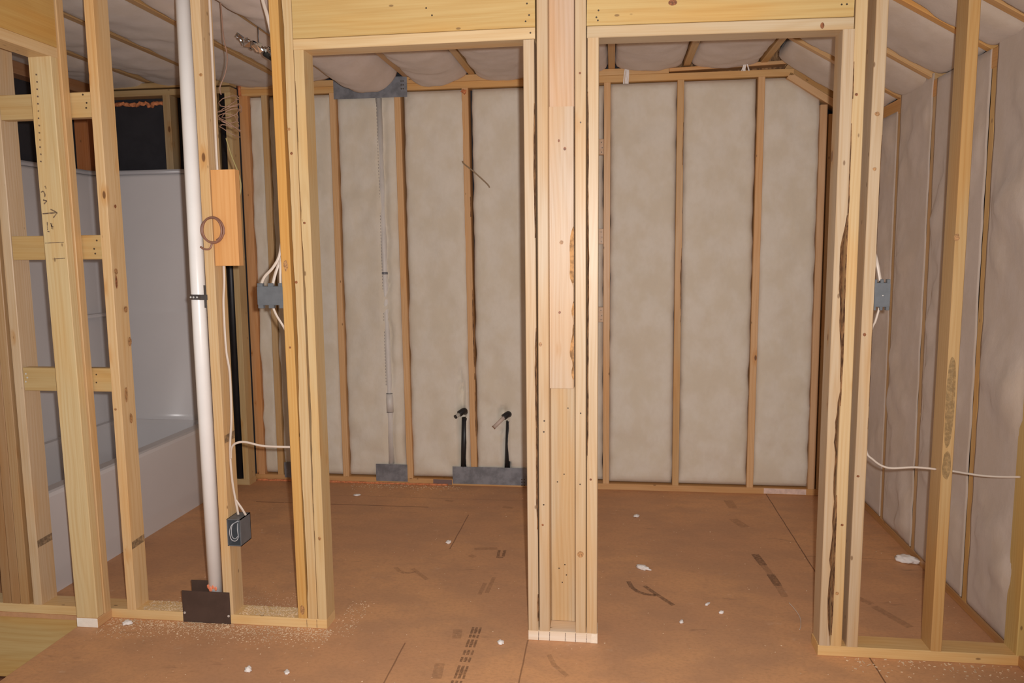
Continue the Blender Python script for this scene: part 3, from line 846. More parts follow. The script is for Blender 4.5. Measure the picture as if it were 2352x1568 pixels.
# ------------------------------------------------------------------ insulation on the rear wall
UX, UZ = (1, 0, 0), (0, 0, 1)
NY = (0, -1, 0)
def rear_batt(x0, x1, z0, z1, label, **kw):
    return batt('wall_insulation', ((x0 + x1) / 2, BY, (z0 + z1) / 2), UX, UZ, x1 - x0, z1 - z0, label, nrm=NY, **kw)
rear_batt(-1.892, -1.802, 0.045, 2.384, 'narrow strip of wool batt between the two leftmost rear studs', base=-0.015, bulge=0.005)
rear_batt(-1.766, -1.370, 0.045, 2.384, 'wool batt partly hidden behind the left doorway studs, left of the doorway', base=-0.01, bulge=0.012, dents=((0.1, -1.17, 0.3, 0.09, -0.012),))
rear_batt(-1.334, -0.962, 0.045, 2.384, 'wool batt with the thin white vent pipe running down it', base=-0.012, bulge=0.014, top_round=0.03,
          dents=((0.093, 0.55, 0.024, 0.75, 0.022), (0.103, -0.3, 0.023, 0.35, 0.022), (0.10, -0.92, 0.023, 0.3, 0.022), (0.094, -1.17, 0.12, 0.095, -0.012), (0.0, 1.20, 0.3, 0.065, -0.012)))
rear_batt(-0.926, -0.550, 0.045, 2.384, 'wool batt left of the left black pipe stub', base=-0.012, bulge=0.018, top_round=0.07,
          dents=((0.136, -0.85, 0.022, 0.33, 0.06), (0.14, -0.766, 0.03, 0.025, 0.05), (0.19, -1.17, 0.125, 0.09, -0.012)))
rear_batt(-0.514, -0.112, 0.045, 2.384, 'wool batt with the ragged slot around the right black pipe stub', base=-0.012, bulge=0.018, top_round=0.04,
          dents=((-0.035, -0.765, 0.024, 0.045, 0.07), (-0.030, -0.87, 0.014, 0.06, 0.06), (-0.022, -0.98, 0.020, 0.06, 0.07), (-0.018, -1.10, 0.022, 0.085, 0.07), (-0.02, -1.02, 0.012, 0.12, 0.06), (-0.13, -0.72, 0.035, 0.045, 0.012), (0.0, -1.17, 0.3, 0.09, -0.012)))
rear_batt(-0.105, 0.254, 0.045, 2.384, 'wool batt hidden behind the centre column', base=-0.045, bulge=0.004)
rear_batt(0.294, 0.670, 0.045, 2.384, 'leftmost wide wool batt seen through the right doorway', base=-0.012, bulge=0.018, top_round=0.03)
rear_batt(0.706, 1.104, 0.045, 2.384, 'middle wide wool batt seen through the right doorway', base=-0.012, bulge=0.018, top_round=0.03)
def rakecut(u, v):
    # clip the top right corner under the sloping plate
    x = u + 1.295
    zt = 2.384 if x < 1.27 else 2.384 - (x - 1.27) * 0.66
    h = 2.339 / 2
    t = (v + h) / (2 * h)
    return u, -h + t * (zt - 0.045)
rear_batt(1.136, 1.452, 0.045, 2.384, 'rightmost wide wool batt seen through the right doorway, under the sloping plate', base=-0.012, bulge=0.018, cut=rakecut)

# ------------------------------------------------------------------ ceiling joists and batts
JX = [-2.46, -2.04, -1.64, -1.285, -0.90, -0.51, -0.11, 0.30, 0.72, 1.14]
jl = ['far left ceiling joist over the tub', 'second ceiling joist from the left, over the tub front', 'third ceiling joist from the left, ending above the white drain pipe',
      'ceiling joist passing behind the crumpled foil to the left end of the long grey plate', 'ceiling joist meeting the right end of the long grey plate',
      'ceiling joist near the right side of the left doorway', 'ceiling joist hidden above the centre column', 'leftmost ceiling joist seen in the right doorway',
      'middle ceiling joist seen in the right doorway', 'rightmost ceiling joist seen in the right doorway, where the slope begins']
for x, l in zip(JX, jl):
    dx = -0.05 if abs(x + 1.285) < 0.01 else (0.0 if x < 1 else 0.0)
    lumber('ceiling_joist', (x + (0.03 if dx else 0), -0.25, CEIL + 0.092), (x + dx, 1.965, CEIL + 0.092), 0.184, 0.038,
           (0.54, 0.36, 0.18) if x < -1.7 else (0.58, 0.38, 0.18), l, 'joist', wdir=(0, 0, 1), knotty=0.15)
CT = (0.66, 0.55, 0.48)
def cbatt(x0, x1, label, drop, y0=-0.2, y1=1.93, sag=None, tint=CT, amp=0.008, base=0.02):
    return batt('ceiling_insulation', ((x0 + x1) / 2, (y0 + y1) / 2, CEIL), (1, 0, 0), (0, 1, 0), x1 - x0, y1 - y0, label,
                nrm=(0, 0, -1), base=-base, bulge=drop, tint=tint, amp=amp, p=2.6, q=60, back=-0.15, sag=sag)
lab = ['ceiling batt at the far left over the tub', 'ceiling batt over the front of the tub', 'ceiling batt left of the top of the white drain pipe', 'ceiling batt with the crumpled foil hanging from it',
       'deeply sagging ceiling batt over the long grey plate', 'ceiling batt in the middle of the left doorway top', 'ceiling batt at the upper right of the left doorway',
       'ceiling batt above the left corner of the right doorway', 'ceiling batt left of centre in the right doorway', 'ceiling batt right of centre in the right doorway']
edges = [-2.86] + JX
for i, l in enumerate(lab):
    x0 = edges[i] + 0.021; x1 = edges[i + 1] - 0.021
    if i == 4:
        cbatt(x0, x1, l, 0.07, y1=1.80, sag=lambda a, b_: 0.045 * (1 - a * a) * max(0, min(1, 0.4 + b_)), base=0.0, tint=(0.66, 0.55, 0.49))
    elif i == 5:
        cbatt(x0, x1, l, 0.045, y1=1.91, sag=lambda a, b_: 0.02 * (1 - a * a), base=0.0)
    elif i == 6:
        cbatt(x0, x1, l, 0.04, y1=1.92, base=0.0)
    elif i == 3:
        cbatt(x0, x1 - 0.03, l, 0.03, y1=1.87, base=0.01)
    else:
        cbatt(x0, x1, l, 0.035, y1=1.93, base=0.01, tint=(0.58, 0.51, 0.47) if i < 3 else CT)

# sloping roof part on the right
M_SL = -0.587
def slz(x): return CEIL + M_SL * (x - 1.20)
sn = Vector((M_SL, 0, -1)).normalized()     # points down-left, into the room
sdir = Vector((1, 0, M_SL)).normalized()
RY = [0.175, 0.50, 1.02, 1.44]
rl = ['nearest sloping rafter at the upper right corner of the view', 'second sloping rafter, orange streaked, ending at the brown stained stud',
      'third sloping rafter, seen over the right wall between the studs', 'farthest sloping rafter, beyond the grey switch box stud']
for y, l in zip(RY, rl):
    a = Vector((1.17, y, slz(1.17))) - sn * 0.094
    b_ = Vector((1.80, y, slz(1.80))) - sn * 0.094
    lumber('rafter', a, b_, 0.184, 0.040, (0.66, 0.42, 0.20) if y != 0.50 else (0.72, 0.42, 0.16), l, 'rafter', wdir=tuple(sn), knotty=0.15)
bn = [0.0] + RY + [1.86]
sl = ['sloping batt nearest the viewer at the upper right', 'sloping batt between the nearest and second rafters', 'sloping batt between the second and third rafters',
      'sloping batt between the third and farthest rafters', 'sloping batt at the upper right corner of the right doorway']
for i in range(5):
    y0 = bn[i] + (0.022 if i else -0.1); y1 = bn[i + 1] - (0.022 if i < 4 else 0.0)
    c = Vector((1.455, (y0 + y1) / 2, slz(1.455)))
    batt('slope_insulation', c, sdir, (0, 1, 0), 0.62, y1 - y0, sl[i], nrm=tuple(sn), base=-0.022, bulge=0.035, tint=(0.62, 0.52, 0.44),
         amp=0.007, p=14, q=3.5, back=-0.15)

# right knee wall
RX = 1.70
lumber('knee_wall_plate', (RX + 0.0445, -0.1, PL / 2), (RX + 0.0445, 1.87, PL / 2), PL, 0.089, (0.50, 0.29, 0.13),
       'bottom plate running back along the foot of the right wall', 'plate', wdir=(0, 0, 1), knotty=0.05)
lumber('knee_wall_plate', (RX + 0.0445, -0.1, 2.125), (RX + 0.0445, 1.87, 2.125), 0.072, 0.089, (0.70, 0.40, 0.16),
       'orange top plate of the right wall, showing in short stretches between the batts', 'plate', wdir=(0, 0, 1), knotty=0.05)
for y, l in ((1.39, 'farthest stud of the right wall, seen just beyond the grey switch box'), (0.965, 'right wall stud left of the brown stained stud'),
             (0.425, 'golden right wall stud right of the brown stained stud'), (0.03, 'nearest right wall stud at the right edge')):
    lumber('knee_wall_stud', (RX + 0.0445, y, PL), (RX + 0.0445, y, 2.088), 0.038, 0.089, (0.60, 0.40, 0.20) if y != 0.425 else (0.66, 0.42, 0.16), l, 'stud', wdir=(0, 1, 0), knotty=0.3,
           wane={3: (0.01, 0.02, 0.1, 0.6), 0: (0.01, 0.02, 0.3, 0.9)} if y > 0.9 else None)
kb = [(1.412, 1.868, 'batt of the right wall nearest the rear corner'), (0.988, 1.368, 'right wall batt seen just right of the grey switch box'),
      (0.450, 0.942, 'right wall batt with a bright edge seen beside the brown stained stud'), (0.053, 0.400, 'nearest right wall batt at the right edge of the view')]
kt = (2.10, 2.19, 2.16, 2.19)
for i, (y0, y1, l) in enumerate(kb):
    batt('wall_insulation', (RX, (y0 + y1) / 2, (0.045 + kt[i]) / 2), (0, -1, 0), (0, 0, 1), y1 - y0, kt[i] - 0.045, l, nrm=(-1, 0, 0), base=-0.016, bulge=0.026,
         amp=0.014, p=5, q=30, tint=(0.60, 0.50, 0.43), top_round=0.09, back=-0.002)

# ------------------------------------------------------------------ bathtub and surround
tub = thing('bathtub_unit', (-2.04, 0.9, 0.0), 'glossy grey white one piece bathtub and shower surround behind the left studs', 'bathtub')
def tub_part(name, bm, smooth=False, lab_=None, mat=TUB):
    bmesh.ops.translate(bm, verts=bm.verts, vec=-Vector(tub.location))
    o = mk(name, bm, mat, parent=tub, smooth=smooth)
    if lab_: o['label'] = lab_
    return o
TY0, TY1 = 0.12, 1.66
RIM = 0.446
bm = bmesh.new()
# apron with a rolled top, lofted profile along Y
prof = [(-2.052, 0.0), (-2.045, 0.10), (-2.040, 0.40), (-2.040, 0.425), (-2.046, 0.440), (-2.058, RIM)]
rows = [[bm.verts.new((x, y, z)) for x, z in prof] for y in (TY0, TY1)]
for k in range(len(prof) - 1): bm.faces.new((rows[0][k], rows[1][k], rows[1][k + 1], rows[0][k + 1]))
in_ = [(-2.07, 0.0), (-2.07, RIM - 0.02)]
q = [[bm.verts.new((x, y, z)) for x, z in in_] for y in (TY0, TY1)]
bm.faces.new((q[0][0], q[0][1], q[1][1], q[1][0]))
for s_ in (0, 1):
    bm.faces.new(rows[s_] + [q[s_][1], q[s_][0]])
bm.faces.new((rows[0][0], q[0][0], q[1][0], rows[1][0]))
tub_part('apron', bm)
bm = bmesh.new()
# rim deck with the basin sunk in it
ox0, ox1, oy0, oy1 = -2.72, -2.058, TY0, TY1
def rr_ring(x0, x1, y0, y1, r, z, n=6):
    pts = []
    for cx_, cy_, a0 in ((x1 - r, y1 - r, 0), (x0 + r, y1 - r, 90), (x0 + r, y0 + r, 180), (x1 - r, y0 + r, 270)):
        for k in range(n + 1):
            a = math.radians(a0 + 90 * k / n)
            pts.append((cx_ + r * math.cos(a), cy_ + r * math.sin(a), z))
    return [bm.verts.new(p) for p in pts]
rings = [rr_ring(ox0, ox1, oy0, oy1, 0.004, RIM), rr_ring(ox0 + 0.05, ox1 - 0.055, oy0 + 0.06, oy1 - 0.06, 0.09, RIM),
         rr_ring(ox0 + 0.06, ox1 - 0.065, oy0 + 0.07, oy1 - 0.07, 0.09, RIM - 0.02),
         rr_ring(ox0 + 0.12, ox1 - 0.12, oy0 + 0.14, oy1 - 0.12, 0.10, 0.14), rr_ring(ox0 + 0.18, ox1 - 0.18, oy0 + 0.22, oy1 - 0.2, 0.08, 0.10)]
for a, b_ in zip(rings, rings[1:]):
    for k in range(len(a)):
        k2 = (k + 1) % len(a)
        bm.faces.new((a[k], a[k2], b_[k2], b_[k]))
bm.faces.new(rings[-1])
tub_part('basin', bm)
# surround walls: one wrap with draft, rounded inner corners and a flange
bm = bmesh.new()
def wrap(z, inset):
    # open on the +X side; from near end front, round the back, to far end front
    x1 = -2.052; xb = -2.80 + inset; ya = TY0 - 0.03 + inset * 0.6; yb = 1.70 - inset
    r = 0.07
    pts = [(x1, ya)]
    for k in range(7):
        a = math.radians(270 - 90 * k / 6); pts.append((xb + r + r * math.cos(a), ya + r + r * math.sin(a)))
    for k in range(7):
        a = math.radians(180 - 90 * k / 6); pts.append((xb + r + r * math.cos(a), yb - r + r * math.sin(a)))
    pts.append((x1, yb))
    return [bm.verts.new((x, y, z)) for x, y in pts]
lv = [wrap(RIM - 0.004, 0.095), wrap(RIM + 0.03, 0.07), wrap(1.09, 0.045), wrap(1.105, 0.035), wrap(1.90, 0.006), wrap(1.918, 0.0)]
for a, b_ in zip(lv, lv[1:]):
    for k in range(len(a) - 1): bm.faces.new((a[k], a[k + 1], b_[k + 1], b_[k])).smooth = True
sp = tub_part('surround_wall', bm)
md = sp.modifiers.new('thickness', 'SOLIDIFY'); md.thickness = 0.006; md.offset = 1.0
bm = bmesh.new()
a = wrap(1.918, 0.0); b_ = wrap(1.940, -0.004)
c_ = wrap(1.940, -0.012)
for u_, v_ in ((a, b_), (b_, c_)):
    for k in range(len(a) - 1): bm.faces.new((u_[k], u_[k + 1], v_[k + 1], v_[k])).smooth = True
sp = tub_part('top_flange', bm, mat=mat_simple('tub_flange', (0.50, 0.50, 0.53), 0.3))
md = sp.modifiers.new('thickness', 'SOLIDIFY'); md.thickness = 0.005; md.offset = 1.0
bm = bmesh.new()
for yy0 in (1.675,):
    box_into(bm, (-2.052, yy0, RIM), (-2.040, 1.70, 1.935))
tub_part('front_flange', bm)
bm = bmesh.new(); box_into(bm, (-2.764, 1.20, 1.075), (-2.700, 1.64, 1.095))
bmesh.ops.bevel(bm, geom=list(bm.edges), offset=0.006, segments=2, affect='EDGES')
tub_part('soap_ledge', bm)

# ------------------------------------------------------------------ pipes, plates, boxes, cables
def pipe(name, pts, r, mat, label, cat='pipe', n=32):
    o = thing(name, pts[0], label, cat)
    bm = bmesh.new(); tube_into(bm, [Vector(p) - Vector(pts[0]) for p in pts], r, n)
    mk('pipe_length', bm, mat, parent=o)
    return o
dp = pipe('drain_pipe', [(-1.236, 0.032, 0.039), (-1.242, 0.034, 1.13), (-1.236, 0.034, 2.44)], 0.0265, PVC,
          'thick white plastic drain pipe standing in the wall left of the doorways')
bm = bmesh.new()
rnd = random.Random(3)
for k in range(5):
    a = math.radians(-150 + 22 * k)
    bmesh.ops.create_icosphere(bm, subdivisions=1, radius=0.006 + 0.004 * rnd.random(),
                               matrix=Matrix.Translation((0.0265 * math.cos(a) * 1.0, 0.0265 * math.sin(a), 0.095 + 0.012 * rnd.random())) @ Matrix.Diagonal((1, .4, 1.5, 1)))
mk('primer_drips', bm, mat_simple('orange_primer', (0.80, 0.25, 0.13), 0.5), parent=dp)
# strap around the pipe
st = thing('pipe_strap', (-1.215, 0.0, 1.277), 'dark perforated metal strap holding the white drain pipe to the stud', 'strap')
bm = bmesh.new()
path = []
for k in range(13):
    a = math.radians(180 + 15 * k)
    path.append((-1.241 + 0.0285 * math.cos(a), 0.034 + 0.0285 * math.sin(a)))
path = [(-1.2695, 0.06)] + path[:7] + [(-1.225, 0.0035), (-1.212, -0.003), (-1.186, -0.003)]
pv = [[bm.verts.new(Vector((x, y, z)) - Vector(st.location)) for x, y in path] for z in (1.267, 1.287)]
for k in range(len(path) - 1): bm.faces.new((pv[0][k], pv[0][k + 1], pv[1][k + 1], pv[1][k]))
b1 = mk('strap_band', bm, STRAP, parent=st)
m_ = b1.modifiers.new('t', 'SOLIDIFY'); m_.thickness = 0.0015
for x, y in ((-1.257, 0.0085), (-1.243, 0.0035), (-1.229, 0.0035)):
    bm = bmesh.new()
    bmesh.ops.create_cone(bm, cap_ends=True, segments=12, radius1=0.0035, radius2=0.0035, depth=0.002)
    bmesh.ops.transform(bm, matrix=Matrix.Translation(Vector((x, y - 0.0015, 1.277)) - Vector(st.location)) @ Matrix.Rotation(math.pi / 2, 4, 'X'), verts=bm.verts)
    mk('strap_hole', bm, SHINY, parent=st)
bm = bmesh.new(); box_into(bm, Vector((-1.199, -0.002, 1.238)) - Vector(st.location), Vector((-1.191, -0.0004, 1.322)) - Vector(st.location))
mk('strap_tail', bm, STRAP, parent=st)

def plate_obj(name, lo_, hi_, mat, label, nails=()):
    o = box_obj(name, lo_, hi_, mat, label, 'plate', bevel=0.0005)
    for p in nails:
        disc_parts(o, [p], 0.005 if mat is BROWNSTEEL else 0.004, SHINY if mat is BROWNSTEEL else NAIL)
    return o
o = plate_obj('nail_guard_plate', (-1.360, -0.0025, 0.0), (-1.162, -0.0005, 0.129), BROWNSTEEL, 'dark brown metal guard plate on the bottom plate in front of the drain pipe',
              ((-1.352, -0.0035, 0.038), (-1.170, -0.0035, 0.033)))
plate_obj('nail_guard_plate', (-1.372, 0.090, 0.0), (-1.262, 0.092, 0.132), BROWNSTEEL, 'second dark guard plate on the far side of the bottom plate behind the drain pipe')
nl = [(-0.93 + 0.012 * (k % 2), BY - 0.0035, 2.44 - 0.022 * (k // 2)) for k in range(6)]
plate_obj('stud_guard_plate', (-1.345, BY - 0.003, 2.349), (-0.895, BY - 0.001, 2.467), STEEL, 'long grey metal plate on the top plates of the rear wall', nl)
plate_obj('stud_guard_plate', (-1.155, BY - 0.003, 0.016), (-0.953, BY - 0.001, 0.125), STEEL, 'grey metal plate at the foot of the thin white vent pipe')
plate_obj('stud_guard_plate', (-0.666, BY - 0.003, 0.012), (-0.205, BY - 0.001, 0.121), STEEL, 'long grey metal plate at the foot of the two black pipe stubs',
          [(-0.235 + 0.015 * (k % 2), BY - 0.0035, 0.05 - 0.018 * (k // 2)) for k in range(6)])
plate_obj('stud_guard_plate', (-1.757, BY - 0.003, 0.022), (-1.56, BY - 0.001, 0.120), STEEL, 'grey metal plate at the foot of the rear wall half hidden by the golden stud')
box_obj('notch_shadow', (-0.79, BY - 0.002, 0.004), (-0.672, BY - 0.0005, 0.036), mat_simple('notch_shade_brown', (0.20, 0.13, 0.12), 0.8), parent=None,  # thin dark box painting the shade inside the plate notch
        label='painted notch shade in the bottom plate left of the long lower grey plate', cat='plate').name = 'notch_shade'

vp = pipe('vent_pipe', [(-1.060, BY + 0.020, 0.125), (-1.057, BY + 0.012, 0.5), (-1.066, BY + 0.012, 1.3), (-1.076, BY + 0.020, 2.35)], 0.0185, mat_simple('dusty_pvc', (0.68, 0.64, 0.60), 0.5, mottle=0.05),
          'thin white vent pipe running up the insulated rear wall')
bm = bmesh.new(); tube_into(bm, [Vector((0.003, -0.008, 0.33)), Vector((0.002, -0.008, 0.445))], 0.0225, 28)
mk('coupling', bm, bpy.data.materials['dusty_pvc'], parent=vp)
bm = bmesh.new(); tube_into(bm, [Vector((-0.007, -0.008, 1.182)), Vector((-0.007, -0.008, 1.196))], 0.0205, 28)
mk('clamp', bm, STEEL, parent=vp)
bm = bmesh.new()
for z in (0.328, 0.446): tube_into(bm, [Vector((0.002, -0.008, z)), Vector((0.002, -0.008, z + 0.003))], 0.0232, 28)
mk('coupling_edge', bm, STRAP, parent=vp)
bm = bmesh.new()
for k in range(90):
    z = 0.5 + k * 0.019
    y = BY + 0.012 - 0.0222 - (BY + 0.020)
    x = -0.012 - 0.006 * (z - 0.4)
    box_into(bm, (x - 0.0009, y + 0.002, z), (x + 0.0009, y + 0.004, z + 0.010))
mk('printed_text_line', bm, mat_simple('pipe_print', (0.25, 0.22, 0.22), 0.7), parent=vp)

# tall black drain in the tub wall
pipe('black_drain_pipe', [(-2.010, 1.792, 0.036), (-2.006, 1.792, 1.3), (-2.000, 1.795, 2.385)], 0.024, BLACKPIPE,
     'tall black drain pipe in the tub wall cavity behind the pipe stud')
# black stubs
def stub_pipe(x, ztop, ex, ez, lab, sleeve, rx=0.018):
    o = thing('black_water_pipe', (x, BY - 0.002, 0.122), lab, 'pipe')
    L0 = Vector(o.location)
    bm = bmesh.new()
    tube_into(bm, [Vector(p) - L0 for p in ((x, BY + 0.015, 0.11), (x + 0.006, BY + 0.012, 0.25), (x + 0.012 * 1.2, BY + 0.006, ztop - 0.05))], rx, 20)
    mk('riser', bm, BLACKPIPE, parent=o)
    bm = bmesh.new()
    tube_into(bm, [Vector(p) - L0 for p in smooth_path([(x + 0.016, BY + 0.012, ztop - 0.015), (x + 0.012, BY - 0.012, ztop - 0.005), (x - 0.012, BY - 0.034, ztop - 0.020)], 6)], 0.019, 20)
    mk('elbow', bm, BLACKPIPE, parent=o)
    bm = bmesh.new()
    tube_into(bm, [Vector(p) - L0 for p in ((x - 0.006, BY - 0.030, ztop - 0.018), (ex, BY - 0.055, ez))], 0.0115, 16)
    mk('stub_sleeve', bm, sleeve, parent=o)
    bm = bmesh.new()
    d = (Vector((ex, BY - 0.055, ez)) - Vector((x - 0.006, BY - 0.030, ztop - 0.018))).normalized()
    e0 = Vector((ex, BY - 0.055, ez))
    tube_into(bm, [e0 - L0, e0 + d * 0.006 - L0], 0.0125, 16)
    mk('end_cap', bm, BLACKPIPE if sleeve is SLV1 else mat_simple('copper_cap', (0.30, 0.17, 0.10), 0.5), parent=o)
SLV1 = mat_simple('beige_sleeve', (0.46, 0.42, 0.36), 0.6)
SLV2 = mat_simple('pink_sleeve', (0.62, 0.50, 0.43), 0.6)
stub_pipe(-0.600, 0.478, -0.628, 0.446, 'left black pipe stub rising from the long lower grey plate', SLV1)
stub_pipe(-0.327, 0.462, -0.395, 0.385, 'right black pipe stub half buried in torn wool', SLV2, 0.017)

# electrical boxes
def tabbed_box(name, x0, x1, z0, z1, y0, y1, label, ntabs):
    o = thing(name, ((x0 + x1) / 2, y0, z0), label, 'electrical box'); L0 = Vector(o.location)
    bm = bmesh.new(); box_into(bm, Vector((x0, y0, z0 + 0.012)) - L0, Vector((x1, y1, z1 - 0.012)) - L0)
    bmesh.ops.bevel(bm, geom=list(bm.edges), offset=0.002, segments=2, affect='EDGES')
    mk('box_body', bm, BOX, parent=o)
    wdt = (x1 - x0) / (ntabs * 2 - 1)
    for k in range(ntabs):
        for zz in ((z0, z0 + 0.014), (z1 - 0.014, z1)):
            bm = bmesh.new(); xa = x0 + wdt * 2 * k
            box_into(bm, Vector((xa, y0 + 0.004, zz[0])) - L0, Vector((xa + wdt, y0 + 0.022, zz[1])) - L0)
            bmesh.ops.bevel(bm, geom=list(bm.edges), offset=0.0012, segments=1, affect='EDGES')
            mk('clamp_tab', bm, BOX, parent=o)
    return o
sb = tabbed_box('switch_box', -0.992, -0.890, 1.235, 1.328, 0.0, 0.07, 'wide dark grey electrical box left of the golden stud, three cables at its top', 3)
sb2 = tabbed_box('switch_box', 1.177, 1.229, 1.226, 1.330, 0.0, 0.07, 'dark grey electrical box on the right side of the stud right of the right doorway', 3)
bm = bmesh.new(); bmesh.ops.create_icosphere(bm, subdivisions=2, radius=0.0025)
s = mk('screw', bm, SHINY, parent=sb2); s.location = (0.002, -0.0015, 0.05)
# stopped outlet box, open to the front
ob = thing('outlet_box', (-1.122, -0.012, 0.322), 'dark grey open outlet box low on the stud right of the white drain pipe', 'electrical box'); L0 = Vector(ob.location)
bm = bmesh.new()
x0, x1, z0, z1, y0, y1 = -1.152, -1.097, 0.322, 0.428, -0.012, 0.072
t = 0.003
for lo_, hi_ in (((x0, y0, z0), (x0 + t, y1, z1)), ((x1 - t, y0, z0), (x1, y1, z1)), ((x0, y0, z0), (x1, y1, z0 + t)), ((x0, y0, z1 - t), (x1, y1, z1)), ((x0, y1 - t, z0), (x1, y1, z1))):
    box_into(bm, Vector(lo_) - L0, Vector(hi_) - L0)
mk('box_body', bm, BOX, parent=ob)
bm = bmesh.new()
pp = [(-1.118, 0.02, 0.410), (-1.134, -0.004, 0.405), (-1.142, -0.012, 0.380), (-1.136, -0.014, 0.350), (-1.120, -0.014, 0.343), (-1.110, -0.010, 0.355), (-1.114, -0.004, 0.385), (-1.120, 0.01, 0.405)]
tube_into(bm, [Vector(p) - L0 for p in smooth_path(pp, 8)], 0.0016, 8)
tube_into(bm, [Vector(p) - L0 for p in smooth_path([(-1.122, 0.02, 0.412), (-1.138, 0.002, 0.398), (-1.136, -0.008, 0.362), (-1.122, -0.010, 0.350), (-1.114, 0.0, 0.36)], 8)], 0.0014, 8)
mk('wire_loops', bm, mat_simple('grey_white_wire', (0.48, 0.48, 0.50), 0.4), parent=ob)

# cables
cable('electrical_cable', [[(-1.139, 0.04, 2.44), (-1.141, 0.04, 2.04), (-1.146, 0.045, 1.80), (-1.144, 0.050, 1.60), (-1.143, 0.05, 1.36), (-1.146, 0.040, 1.246), (-1.140, 0.03, 1.081), (-1.130, 0.03, 0.981),
                            (-1.133, 0.03, 0.813), (-1.145, 0.03, 0.693), (-1.143, 0.03, 0.573), (-1.133, 0.03, 0.487), (-1.125, 0.03, 0.432)],
                           [(-1.1335, 0.03, 0.492), (-1.110, 0.03, 0.458), (-1.096, 0.033, 0.430)]], 0.0048, CABLE,
      'long white cable running down the drain pipe stud into the low outlet box', 'cable', flat=0.6)
cable('electrical_cable', [[(-1.143, 0.03, 0.655), (-1.138, 0.028, 0.695), (-1.118, 0.025, 0.716), (-1.08, 0.025, 0.722), (-1.018, 0.03, 0.708), (-0.96, 0.032, 0.705), (-0.889, 0.035, 0.704)]], 0.0045, CABLE,
      'white cable looping sideways from the pipe stud to the golden stud', 'cable', flat=0.7)
cable('electrical_cable', [[(-0.982, 0.012, 1.315), (-0.965, 0.010, 1.350), (-0.93, 0.010, 1.385), (-0.905, 0.015, 1.43), (-0.898, 0.03, 1.50)]], 0.0055, CABLE,
      'left white cable rising from the wide grey box to the golden stud', 'cable', flat=0.5)
cable('electrical_cable', [[(-0.937, 0.012, 1.315), (-0.927, 0.020, 1.36), (-0.912, 0.028, 1.405), (-0.903, 0.045, 1.45)]], 0.006, CABLE,
      'middle white cable rising from the wide grey box to the golden stud', 'cable', flat=0.5)
cable('electrical_cable', [[(-0.905, 0.012, 1.310), (-0.903, 0.010, 1.36), (-0.900, 0.012, 1.41)]], 0.005, CABLE,
      'right white cable rising close along the golden stud from the wide grey box', 'cable', flat=0.5)
cable('electrical_cable', [[(-0.941, 0.012, 1.248), (-0.925, 0.010, 1.21), (-0.902, 0.012, 1.170), (-0.895, 0.03, 1.14)]], 0.0045, CABLE,
      'white cable leaving the bottom of the wide grey box toward the golden stud', 'cable', flat=0.5)
cable('electrical_cable', [[(-0.945, 0.03, 2.44), (-0.930, 0.022, 2.34), (-0.912, 0.018, 2.275), (-0.905, 0.03, 2.22)]], 0.007, CABLE,
      'white cable coming down to the golden stud at the top of the view', 'cable', flat=0.5)
cable('electrical_cable', [[(1.183, 0.03, 1.42), (1.190, 0.015, 1.374), (1.199, 0.012, 1.325)]], 0.0055, CABLE,
      'white cable entering the top of the right grey box', 'cable', flat=0.5)
cable('electrical_cable', [[(1.200, 0.012, 1.235), (1.192, 0.02, 1.19), (1.184, 0.04, 1.13), (1.184, 0.045, 0.9), (1.186, 0.045, 0.745), (1.211, 0.045, 0.704), (1.262, 0.045, 0.676), (1.348, 0.045, 0.680), (1.419, 0.045, 0.675)],
                           [(1.470, 0.045, 0.670), (1.561, 0.045, 0.657), (1.62, 0.045, 0.654), (1.690, 0.045, 0.655)]], 0.0038, CABLE,
      'white cable leaving the right grey box and passing through the two studs at the right', 'cable')

# nailed-on block and wire coil
lumber('nailer_block', (-1.103, 0.019, 1.393), (-1.103, 0.019, 1.742), 0.094, 0.038, (0.76, 0.40, 0.155),
       'bright orange short board fixed beside the drain pipe stud', 'board', wdir=(1, 0, 0), knotty=0.2)
bm_paths = []
for k, (ra, rb, dy) in enumerate(((0.041, 0.047, 0), (0.044, 0.044, -0.004), (0.037, 0.046, -0.008))):
    bm_paths.append([(-1.144 + ra * math.cos(a), -0.012 + dy, 1.524 + rb * math.sin(a)) for a in [math.radians(t_) for t_ in range(20 + k * 30, 381 + k * 30, 15)]])
bm_paths.append([(-1.150, -0.014, 1.480), (-1.152, -0.016, 1.466), (-1.160, -0.018, 1.455), (-1.178, -0.018, 1.455), (-1.193, -0.018, 1.464)])
bm_paths.append([(-1.108, -0.012, 1.52), (-1.100, -0.016, 1.512), (-1.112, -0.016, 1.50), (-1.13, -0.014, 1.488)])
cable('wire_coil', bm_paths, 0.0036, COPPERWIRE, 'small coil of reddish brown wire hanging in front of the orange board', 'wire', sub=3)

# thin low-voltage wires near the ceiling
cable('thin_wire', [[(-1.229, 0.30, 2.46), (-1.224, 0.30, 2.30), (-1.212, 0.30, 2.216), (-1.225, 0.30, 2.15), (-1.249, 0.30, 2.10), (-1.246, 0.30, 2.07)]], 0.0026, THINWIRE,
      'thin pinkish wire hanging down from the ceiling behind the pipe stud', 'wire')
tp = []
rnd = random.Random(8)
for k in range(6):
    cz = 2.06 - k * 0.022; cx0 = -1.222 + rnd.uniform(-0.01, 0.01)
    tp.append([(cx0 + (0.036 + rnd.uniform(-.006, .01)) * math.cos(a), 0.32 + 0.03 * math.sin(a), cz + 0.02 * math.sin(a + k) - 0.004 * a) for a in [math.radians(t_) for t_ in range(0, 400, 20)]])
cable('tangled_wire', tp, 0.0017, THINWIRE, 'tangled bundle of thin pinkish wire loops behind the pipe stud near the top', 'wire', sub=3)
